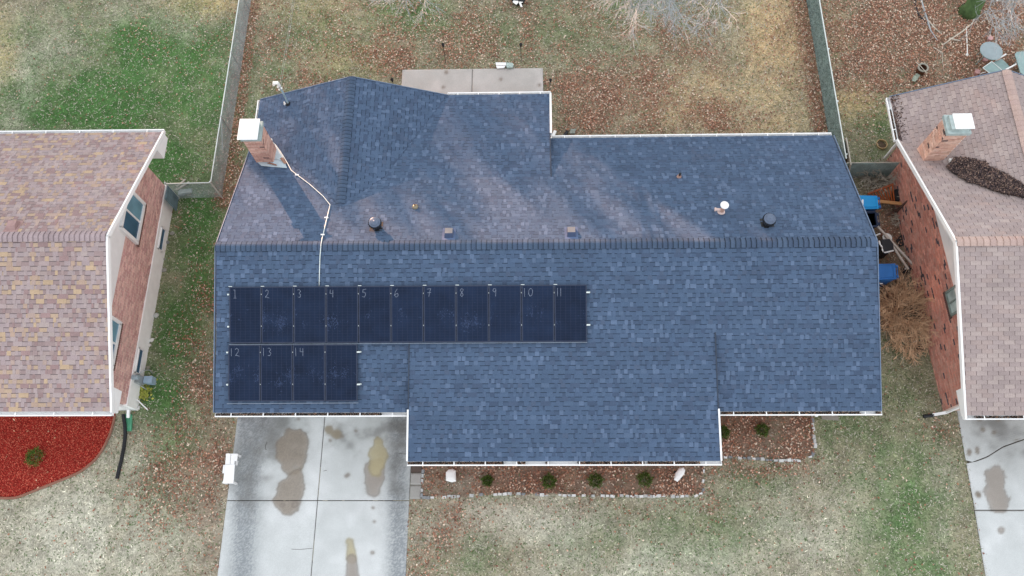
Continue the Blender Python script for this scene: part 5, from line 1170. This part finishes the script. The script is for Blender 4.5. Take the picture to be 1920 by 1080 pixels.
t = thing('fire_pit', G(972, -6), 'black fire pit with white scraps at the top edge of the yard', 'fire pit'); q = G(972, -6, .3); m = MB(); m.lathe((q.x, q.y, 0), [(.2, 0), (.28, .1), (.33, .3), (.30, .32), (.26, .2), (.1, .15), (0, .15)], 20); m.build('bowl', M['black'], t)
m = MB(); m.slab([G(a_, b_, .34).xy[:] for a_, b_ in ((961, 4), (968, 9), (972, 5), (972, 2), (963, 1))], .33, .35); m.slab([G(a_, b_, .34).xy[:] for a_, b_ in ((973, 5), (976, 13), (980, 13), (977, 6), (981, 4), (974, 3))], .33, .35); m.build('paper_scrap', M['offwhite'], t)

# bare trees
def grow(m, p, d, L, r, depth, rnd, droop=.0, spread=.55, segs=4, kids=5, minr=.0035, mt=0):
    pts = [p.copy()]; rad = [r]; q = p.copy(); dd = d.normalized()
    for i in range(segs):
        dd = (dd+Vector((rnd.gauss(0, .13), rnd.gauss(0, .13), rnd.gauss(0, .10)-droop))).normalized(); q = q+dd*(L/segs); pts.append(q.copy()); rad.append(max(minr, r*(1-.75*(i+1)/segs)))
    m.tube(pts, rad, 5 if r > .02 else 3, m=mt, cap=False)
    if depth == 0: return
    for k in range(kids):
        t = rnd.uniform(.25, 1.0) if depth > 0 else 1; i = min(segs-1, int(t*segs)); b = pts[i].lerp(pts[i+1], t*segs-i)
        ax = Vector((rnd.gauss(0, 1), rnd.gauss(0, 1), rnd.gauss(0, .7))); ax = (ax-dd*ax.dot(dd)).normalized(); nd = (dd+ax*spread*rnd.uniform(.6, 1.4)).normalized()
        grow(m, b, nd, L*rnd.uniform(.42, .66), max(minr, rad[i]*.55), depth-1, rnd, droop, spread, max(3, segs-1), kids, minr, mt)
def bare_tree(base, top, targets, label, seed, trunk_mat, r0=.22, twig=None, depth=3, kids=5):
    t = thing('bare_tree', base, label, 'tree', None); rnd = random.Random(seed); base, top = Vector(base), Vector(top)
    m = MB(); m.tube([base-Vector((0, 0, .1)), base+Vector((.02, 0, .25)), base.lerp(top, .5)+Vector((.1, .1, 0)), top], [r0*1.5, r0, r0*.8, r0*.6], 14); m.build('trunk', trunk_mat, t, smooth=True)
    m = MB()
    for T, n_ in targets:
        T = Vector(T); st = base.lerp(top, rnd.uniform(.75, 1)); d = T-st; L = d.length
        pts = [st, st+d*.35+Vector((0, 0, .5)), st+d*.7+Vector((rnd.uniform(-.2, .2), 0, .45)), T]; rr = [r0*.3, r0*.16, r0*.09, .008]; m.tube(pts, rr, 6, cap=False)
        for k in range(n_):
            tt = rnd.uniform(.45, 1); i = min(2, int(tt*3)); b = pts[i].lerp(pts[i+1], tt*3-i)
            nd = (d.normalized()+Vector((rnd.gauss(0, .55), rnd.gauss(0, .3), rnd.gauss(0, .3)))).normalized(); grow(m, b, nd, rnd.uniform(.9, 1.7)*(1.25-tt*.5), .014, depth-1, rnd, .02, .5, 4, kids, .0042)
    m.build('crown', twig or M['twig'], t); return t
bare_tree((-3.2, 26.5, 0), (-3.2, 25.5, 4.2), [(G(745, -8, 7), 12), (G(795, -5, 7), 14), (G(770, -25, 7.3), 12), (G(820, -20, 7), 8)], 'pale bare tree whose twigs hang in at the top centre left', 5, M['bark'], .2)
bare_tree((5.5, 27.5, 0), (5.4, 26.5, 4.5), [(G(1190, 38, 7), 22), (G(1255, 20, 7.3), 20), (G(1300, 14, 6.6), 18), (G(1355, 14, 7.4), 22), (G(1215, 0, 6.5), 14), (G(1335, 4, 6.6), 14), (G(1170, 12, 6.6), 12)], 'large pale bare tree reaching in above the back yard', 6, M['bark'], .26)
tb = G(1812, 32, 0)
bare_tree((tb.x+.15, tb.y+.25, 0), (tb.x+.7, tb.y+2.2, 4.6), [(G(1850, 30, 5), 10), (G(1895, 25, 6), 20), (G(1890, 45, 5.2), 10), (G(1930, 50, 6.5), 16), (G(1905, -5, 6.5), 12)], 'mossy trunked bare tree at the top right corner', 7, M['moss'], .34, kids=4)
# fallen branches
def branch(pts, r, label, seed, mt='greytwig', kids=3):
    rnd = random.Random(seed); m = MB(); P = [G(a_, b_, .05) for a_, b_ in pts]; m.tube(P, [r]*(len(P)-1)+[r*.4], 7)
    for k in range(kids): i = rnd.randrange(len(P)-1); b = P[i].lerp(P[i+1], .5); grow(m, b, (P[i+1]-P[i]).normalized()+Vector((rnd.gauss(0, .6), rnd.gauss(0, .6), .05)), .35, r*.4, 1, rnd, .0, .5, 3, 2)
    tag(m.build('fallen_branch', M[mt], org=P[0]), label, 'branch', 'fallen branches in the right yard')
branch([(1726, -5), (1733, 20), (1738, 35), (1745, 58), (1758, 76)], .035, 'long pale fallen branch reaching from the top edge', 1, 'twig')
branch([(1740, 38), (1752, 52), (1766, 64)], .03, 'short fallen branch forking off the long pale one', 2); branch([(1768, 84), (1785, 72), (1803, 60), (1822, 45), (1840, 10)], .03, 'grey fallen branch leaning towards the mossy trunk', 3); branch([(1779, 72), (1790, 75), (1800, 76)], .045, 'stubby grey log below the mossy trunk', 4, kids=0); branch([(1750, 89), (1768, 99)], .03, 'short grey stick above the drum', 5, kids=1); branch([(1768, 82), (1767, 110), (1770, 134)], .014, 'thin upright twig above the drum', 6, kids=2); branch([(1846, 20), (1855, 45), (1872, 55)], .02, 'dark crooked stick right of the mossy trunk', 7, kids=4)
m = MB(); m.tube([G(1812, 50, .04), G(1813, 80, .05), G(1814, 105, .07)], .022, 8); m.lathe((G(1812, 104).x, G(1812, 104).y, 0), [(.05, 0), (.06, .06), (.03, .1)], 10); tag(m.build('white_stake', M['offwhite']), 'thin white stake lying on the leaves', 'stake')
m = MB(); m.tube([G(1715, -8, .03), G(1716, 8, .03), G(1720, 24, .03), G(1728, 35, .03), G(1735, 40, .02)], .04, 8); tag(m.build('rubber_edging', M['black']), 'curved black rubber edging on the leaves at top right', 'edging')
m = MB(); m.slab([G(a_, b_).xy[:] for a_, b_ in ((1865, -2), (1868, 4), (1874, 2), (1880, 4), (1882, -4))], 0, .05); tag(m.build('paper_litter', M['offwhite']), 'white litter at the top edge beside the tree', 'litter')
# drum with stick and pale stone
p = G(1724, 136); t = thing('steel_drum', p, 'open rusty drum with a grey rim standing in the leaves', 'drum'); m = MB(); m.lathe((p.x, p.y, 0), [(.17, 0), (.17, .30), (.205, .30), (.205, .33), (.155, .33), (.15, .04), (0, .04)], 22, S(96, 62, 44)); m.build('drum_body', M['tint'], t)
m = MB(); m.lathe((p.x, p.y, .331), [(.215, -.03), (.215, .012), (.15, .012), (.15, -.02)], 22, cap=False); m.build('rim', mat('grey_rim', S(158, 156, 146)), t)
m = MB(); m.tube([G(1717, 116, .36), G(1727, 125, .37), G(1738, 138, .36)], .015, 6); tag(m.build('fallen_branch', M['greytwig']), 'grey stick lying across the open drum', 'branch')
quad('flat_stone', [(1712, 144), (1719, 137), (1726, 141), (1716, 153), (1710, 151)], 0, .09, mat('lichen_stone', S(160, 172, 158), var=.3, scale=12), 'pale lichen covered stone beside the open drum', 'stone')
# patio furniture
def round_table(px, py, r_, label):
    p = G(px, py, .7); t = thing('patio_table', (p.x, p.y, 0), label, 'patio table', 'round patio tables in the right yard'); m = MB(); m.lathe((p.x, p.y, .68), [(0, 0), (r_, 0), (r_, .02), (0, .022)], 26); m.build('tabletop', M['tabletop'], t)
    m = MB(); m.lathe((p.x, p.y, .67), [(r_-.02, 0), (r_+.012, 0), (r_+.012, .026), (r_-.01, .026)], 26); m.build('rim', M['patio'], t)
    for k in range(4): a = k*math.pi/2+.5; m = MB(); m.tube([(p.x+math.cos(a)*r_*.5, p.y+math.sin(a)*r_*.5, .67), (p.x+math.cos(a)*r_*.85, p.y+math.sin(a)*r_*.85, 0)], .014, 6); m.build('leg', M['patio'], t)
round_table(1859, 95, .42, 'round frosted patio table beside the metal chair'); 
p = G(1930, 118, .7); t = thing('side_table', (p.x, p.y, 0), 'tapered patio table cut by the right edge of the picture', 'patio table'); m = MB(); q = [G(a_, b_, .7).xy[:] for a_, b_ in ((1903, 101), (1907, 97), (1925, 96), (1960, 100), (1965, 140), (1920, 141), (1913, 135))]; m.slab(q[::-1], .67, .70); m.build('tabletop', M['patio'], t)
for a_, b_ in ((1915, 105), (1950, 105), (1925, 135), (1955, 135)): q = G(a_, b_, .67); m = MB(); m.tube([(q.x, q.y, .67), (q.x, q.y, 0)], .018, 6); m.build('leg', M['patio'], t)
p = G(1872, 126, .4); t = thing('patio_chair', (p.x, p.y, 0), 'pale green metal sling chair with white arms behind the right roof', 'chair')
fp = lambda a_, b_, z: G(1780+a_/9, 50+b_/9, z)
m = MB(); q = [fp(a_, b_, .42).xy[:] for a_, b_ in ((740, 600), (890, 540), (1035, 690), (930, 760))]; m.slab(q[::-1], .40, .42); m.build('seat', M['patio'], t)
m = MB(); A_, B_, C2, D_ = fp(565, 695, .75), fp(715, 590, .75), fp(975, 810, .5), fp(770, 860, .5); m.face([A_, B_, C2, D_]); m.face([v-Vector((0, 0, .02)) for v in (D_, C2, B_, A_)]); m.build('backrest', M['patio'], t)
m = MB()
for u, v in ((A_, B_), (B_, C2), (D_, A_)): m.tube([u, v], .018, 6)
m.build('frame', M['rail'], t)
for (a_, b_), (c_, d_) in (((780, 565), (955, 465)), ((935, 735), (1135, 630))): m = MB(); m.tube([fp(a_, b_, .62), fp(c_, d_, .62)], .032, 8); m.build('armrest', M['white'], t)
for a_, b_ in ((745, 610), (890, 550), (1030, 690), (935, 750)): q = fp(a_, b_, .4); m = MB(); m.tube([q, (q.x, q.y, 0)], .016, 6); m.build('leg', M['patio'], t)
m = MB(); m.tube([fp(505, 800, .15), fp(615, 765, .3)], .02, 6); m.build('foot_bar', M['white'], t)
for px, py, s, l, g_ in ((1828, 140, .10, 'small faded pink pot standing left of the patio chair', .2), (1845, 115, .09, 'pinkish pot just below the round patio table', .12), (1853, 76, .10, 'red pot behind the round patio table', .16)):
    p = G(px, py); m = MB(); m.lathe((p.x, p.y, 0), [(s*.75, 0), (s, g_), (s*1.08, g_), (s*1.08, g_+.02), (s*.9, g_+.02), (0, g_+.025)], 14); tag(m.build('flower_pot', M['pink'], org=p), l, 'pot')
# side of the right house, north: leaning panel and planter ring
m = MB(); a_, b_, c_, d_ = G(1581, 266, 1.0), G(1587, 261, 1.0), G(1594, 303, .9), G(1584, 314, .7); 
m.hexa([(12.05, 14.6, .0), (12.1, 14.6, .0), (12.1, 15.75, 0), (12.05, 15.75, 0), (11.76, 14.6, 1.28), (11.80, 14.6, 1.28), (11.80, 15.75, 1.28), (11.76, 15.75, 1.28)]); tag(m.build('plywood_panel', M['greywood']), 'weathered grey plywood panel leaning on the green fence', 'panel')
p = G(1652, 272); t = thing('planter_ring', p, 'round tan planter ring on the grass by the right house', 'planter'); m = MB(); m.lathe((p.x, p.y, 0), [(.20, 0), (.21, .1), (.185, .1), (.18, .02)], 24, cap=False); m.build('ring', M['tan'], t); m = MB(); m.lathe((p.x, p.y, .01), [(.18, 0), (0, .03)], 16, S(96, 80, 66)); m.build('soil', M['tint'], t)

# ------------------------------------------------------------------ junk in the side yard
def wheelie(pts, h, lidm, bodym, label, sticker=None, lid=True, front=None):
    q = [G(a_, b_, h).xy for a_, b_ in pts]; c = sum(q, Vector((0, 0)))/4; t = thing('wheeled_bin', (c.x, c.y, 0), label, 'bin', 'wheeled bins in the side yard')
    m = MB(); lo = [c+(v-c)*.72 for v in q]; hi = [c+(v-c)*.93 for v in q]; m.hexa([(v.x, v.y, .04) for v in lo]+[(v.x, v.y, h-.04) for v in hi], skip=() if lid else (1,)); 
    if not lid:
        i2 = [c+(v-c)*.84 for v in q]; m.hexa([(v.x, v.y, h-.12) for v in i2]+[(v.x, v.y, h-.12) for v in i2])
        for k in range(4): m.beam((hi[k].x, hi[k].y, h-.03), (hi[(k+1) % 4].x, hi[(k+1) % 4].y, h-.03), .05, .04)
    m.build('body', bodym, t)
    if lid:
        m = MB(); inn = [c+(v-c)*.80 for v in q]; m.hexa([(v.x, v.y, h-.04) for v in q]+[(v.x, v.y, h-.005) for v in q]); m.hexa([(v.x, v.y, h-.004) for v in inn]+[(c.x+(v.x-c.x)*.9, c.y+(v.y-c.y)*.9, h+.03) for v in inn]); m.build('lid', lidm, t)
    e0, e1 = (q[1]+q[2])/2, (q[1]-q[2])
    m = MB(); o_ = (e0-c).normalized()*.05
    for s in (-.32, .32): m.obox((e0.x+o_.x+e1.x*s, e0.y+o_.y+e1.y*s, h-.04), (.035, 0, 0), (0, .04, 0), (0, 0, .03))
    m.tube([(e0.x+o_.x*1.5+e1.x*.45, e0.y+o_.y*1.5+e1.y*.45, h-.05), (e0.x+o_.x*1.5-e1.x*.45, e0.y+o_.y*1.5-e1.y*.45, h-.05)], .016, 6); m.build('handle', bodym, t)
    for s in (-.42, .42): m = MB(); w_ = Vector((e0.x+e1.x*s-o_.x*2, e0.y+e1.y*s-o_.y*2, .1)); m.tube([w_-Vector((e1.x, e1.y, 0)).normalized()*.03, w_+Vector((e1.x, e1.y, 0)).normalized()*.03], .1, 12); m.build('wheel', M['black'], t)
    if sticker: m = MB(); s_ = [G(a_, b_, h+.034).xy[:] for a_, b_ in sticker]; m.slab(s_[::-1], h+.0305, h+.034); m.build('sticker', M['white'], t)
    return t, q, c
wheelie([(1609, 366), (1645, 367), (1648, 391), (1612, 392)][::1], 1.05, M['bin'], M['bin3'], 'bright sky blue wheeled bin with a white lid sticker', [(1616, 374), (1619, 374), (1619, 384), (1616, 384)])
wheelie([(1616, 396), (1643, 396), (1647, 424), (1622, 426)], 1.0, M['navy'], M['navy'], 'dark navy wheeled bin just below the bright blue bin', lid=False)
t, q, c = wheelie([(1634, 495), (1679, 494), (1681, 523), (1634, 525)], 1.05, M['bin3'], M['bin3'], 'mid blue wheeled bin at the middle house wall, lowest of three')
m = MB(); m.obox(G(1652, 531, .95)+Vector((0, -.012, 0)), (.05, 0, 0), (0, .006, 0), (0, 0, .022)); m.build('emblem', M['white'], t)
# lidded grill tub with white rim
t = thing('grill_tub', G(1662, 462), 'black tub with a ragged white rim standing against the blue roof edge', 'tub'); hh = .85
zt_ = [G(a_, b_, hh).xy for a_, b_ in ((1652, 449), (1668, 448), (1675, 457), (1676, 468), (1657, 472))][::-1]; c = sum(zt_, Vector((0, 0)))/5
m = MB(); m.slab([v[:] for v in zt_], hh-.12, hh); m.build('lid', M['dark'], t); m = MB(); m.slab([(c+(v-c)*.85)[:] for v in zt_], 0, hh-.12); m.build('body', M['black'], t)
m = MB(); e = [G(a_, b_, hh).xy for a_, b_ in ((1649, 451), (1651, 458), (1655, 463), (1656, 470), (1660, 473), (1676, 469))]; m.tube([(v.x, v.y, hh-.03) for v in e], .028, 6); m.build('rim', M['white'], t)
m = MB(); m.lathe((*G(1664, 445, .5).xy, .45), [(.17, 0), (.17, .04), (.13, .05), (0, .05)], 18); tag(m.build('plastic_disc', M['offwhite']), 'round white plastic disc propped behind the black tub', 'disc')
m = MB(); m.tube([G(1641, 442, .7), G(1650, 438, .7)], .03, 6); tag(m.build('white_bar', M['offwhite']), 'short white plastic bar above the black tub', 'bar')
# hand truck / pair of rails with wheels
t = thing('hand_truck', G(1690, 480), 'grey two railed hand truck lying diagonally in the side yard', 'hand truck')
for a_, b_ in (((1645, 424), (1718, 503)), ((1660, 441), (1703, 505))): m = MB(); m.beam(G(*a_, .62), G(*b_, .22), .07, .05); m.build('rail', mat('dull_aluminium', S(214, 206, 198), rough=.6), t)
m = MB(); m.tube([G(1692, 508, .16), G(1724, 498, .16)], .02, 6); m.tube([G(1700, 500, .25), G(1715, 508, .2)], .02, 6); m.build('axle', M['dark'], t)
for px, py in ((1697, 507), (1719, 503)): p = G(px, py, .13); m = MB(); m.lathe((p.x, p.y, .05), [(.05, 0), (.10, .0), (.115, .05), (.1, .1), (.05, .1)], 16); m.build('wheel', M['black'], t)
m = MB(); m.lathe((*G(1695, 507).xy, .155), [(.03, 0), (.045, .0), (.045, .01), (.02, .02)], 12); m.build('hub', M['offwhite'], t)
# slatted pallet
t = thing('slatted_gate', G(1655, 372), 'orange stained slatted wooden gate lying beside the bright blue bin', 'wooden gate'); A_, B_, C2, D_ = G(1627, 364, .45), G(1673, 346, .75), G(1677, 379, .45), G(1646, 381, .2)
for k in range(9): s = k/8; a_, b_ = A_.lerp(B_, s), D_.lerp(C2, s); m = MB(); m.beam(a_, b_, .045, .02); m.build('slat', M['wood'], t)
m = MB(); m.beam(A_, B_+(B_-A_)*.05, .07, .05); m.build('rail', mat('red_brown_wood', S(150, 82, 52)), t); m = MB(); m.beam(D_, C2, .05, .04); m.build('rail', M['wood'], t)
m = MB(); m.beam(G(1645, 377, .55), G(1716, 385, .5), .12, .05); m.beam(G(1690, 388, .46), G(1722, 386, .46), .07, .04); tag(m.build('plank', M['plank']), 'pale raw timber plank lying across the side yard', 'plank')
m = MB(); q = [G(a_, b_, .5).xy[:] for a_, b_ in ((1678, 355), (1692, 353), (1696, 366), (1694, 374), (1682, 376), (1676, 366))]; m.slab(q[::-1], .15, .5); tag(m.build('black_crate', M['black']), 'black plastic crate against the brick wall beside the slatted gate', 'crate')
m = MB(); m.beam(G(1680, 398, .1), G(1734, 351, 1.9), .15, .06); m.beam(G(1660, 404, .05), G(1700, 384, .4), .06, .04); tag(m.build('timber_beam', mat('dark_old_wood', S(98, 76, 68), var=.3)), 'dark old timber beam leaning on the right brick wall', 'beam')
m = MB(); m.beam(G(1722, 508, .2), G(1754, 480, .9), .03, .03); m.beam(G(1721, 488, .1), G(1731, 480, .3), .03, .03); tag(m.build('iron_bar', mat('rusty_iron', S(110, 66, 60))), 'rusty thin iron bar leaning on the right brick wall', 'iron bar')
quad('metal_scrap', [(1713, 458), (1717, 456), (1724, 476), (1718, 480)], .02, .14, mat('pale_scrap', S(176, 176, 168)), 'pale narrow metal scrap at the foot of the brick wall', 'scrap')
quad('metal_scrap', [(1698, 464), (1712, 465), (1710, 470), (1700, 468)], .02, .08, mat('grey_scrap', S(150, 150, 146)), 'small grey metal scrap left of the pale narrow one', 'scrap')
quad('rubber_mat', [(1680, 450), (1698, 432), (1706, 438), (1700, 458), (1686, 462)], .01, .05, M['black'], 'crumpled black sheet on the ground beside the brick wall', 'sheet')
p = G(1725, 652); m = MB(); m.lathe((p.x, p.y, 0), [(.14, 0), (.13, .1), (.11, .1), (.1, .03), (0, .03)], 16); tag(m.build('black_pot', M['black']), 'small round black pot at the foot of the right brick wall', 'pot')
quad('white_litter', [(1713, 640), (1719, 637), (1722, 642), (1717, 647)], .01, .05, M['offwhite'], 'crumpled white litter beside the small black pot', 'litter')
bramble_r = .0065
def bramble(px, py, r_, n, label, mt, h, seed):
    p = G(px, py); t = thing('bare_shrub', p, label, 'shrub', None); rnd = random.Random(seed); m = MB()
    for k in range(n):
        a = rnd.random()*6.28; rr = r_*math.sqrt(rnd.random())*.35; s = Vector((p.x+math.cos(a)*rr, p.y+math.sin(a)*rr, .0)); a += rnd.gauss(0, .6)
        grow(m, s, Vector((math.cos(a)*rnd.uniform(.3, 1), math.sin(a)*rnd.uniform(.3, 1), rnd.uniform(.35, 1)*h)), r_*rnd.uniform(.6, 1.15), .012, 2, rnd, .06, .65, 4, 4, bramble_r)
    m.build('twigs', M[mt], t)
bramble(1690, 592, .95, 110, 'large brown leafless bramble bush between the two houses', 'bramble', .9, 1)
bramble(1695, 640, .6, 36, 'low brown bramble patch below the large bramble bush', 'bramble', .5, 12)
bramble(1645, 338, .65, 55, 'grey leafless shrub growing through the short green fence', 'greytwig', 1.1, 2)
bramble(1700, 405, .5, 45, 'tangled brown shrub under the raw timber plank', 'greytwig', .6, 3)

# ------------------------------------------------------------------ unseen evergreens added beyond the yards, heights shaped for the sun patches
def added_conifer_row():
    r = np.random.default_rng(3); Vs = []; c_all = []; base = Vector((-21.5, 43.5)); per = Vector((math.cos(SUN_AZ), math.sin(SUN_AZ)))
    prof = [(-20, 13), (-18, 13), (-16, 13.2), (-14, 13), (-12, 13), (-10, 13), (-8, 13), (-6.4, 13), (-4.6, 12.2), (-2.0, 7.1), (-.4, 7.1), (1.2, 8.0), (2.6, 8.2), (3.9, 8.75), (5.2, 8.15), (6.6, 8.15), (8.0, 8.9), (9.1, 9.1), (10.1, 8.45), (11.4, 10.2), (13, 11.8), (15, 12.6), (17, 13), (19, 13), (21, 13), (23, 13), (25, 13), (27, 13), (29, 13)]
    u0 = base.dot(per)
    for u, H in prof:
        c = base+per*(u-u0)+Vector((r.uniform(-.3, .3), r.uniform(-.6, .6))); low = H < 10; n = 4200 if low else 8500; h = r.random(n)**(.95 if low else .8); R = 1.35*(1.06-h**6)+.1*np.sin(h*40) if low else 2.6*(1-h**2.2)+.12; a = r.uniform(0, 6.28, n); q = R*np.sqrt(r.random(n))
        zt = H+(.35*np.sin(a*3+u)+.25*r.normal(0, 1, n) if low else 0); C = np.stack([c.x+np.cos(a)*q, c.y+np.sin(a)*q, .4+h*(zt-.4)], -1); D = r.normal(0, 1, (n, 3)); D /= np.linalg.norm(D, axis=1)[:, None]; E = np.cross(D, r.normal(0, 1, (n, 3))); E /= np.linalg.norm(E, axis=1)[:, None]
        s = r.uniform(.10, .24, n)[:, None]*(1.1-.5*h[:, None])*(.62 if low else 1); Vs.append(np.stack([C-D*s, C+D*s, C+E*s*1.3], 1).reshape(-1, 3)); c_all.append(np.array([.04, .075, .035])*r.uniform(.6, 1.4, n)[:, None])
    V = np.concatenate(Vs); npmesh('added_evergreen_belt', V, np.arange(len(V)).reshape(-1, 3), np.concatenate(c_all), M['leafy'], kind='stuff')
added_conifer_row()
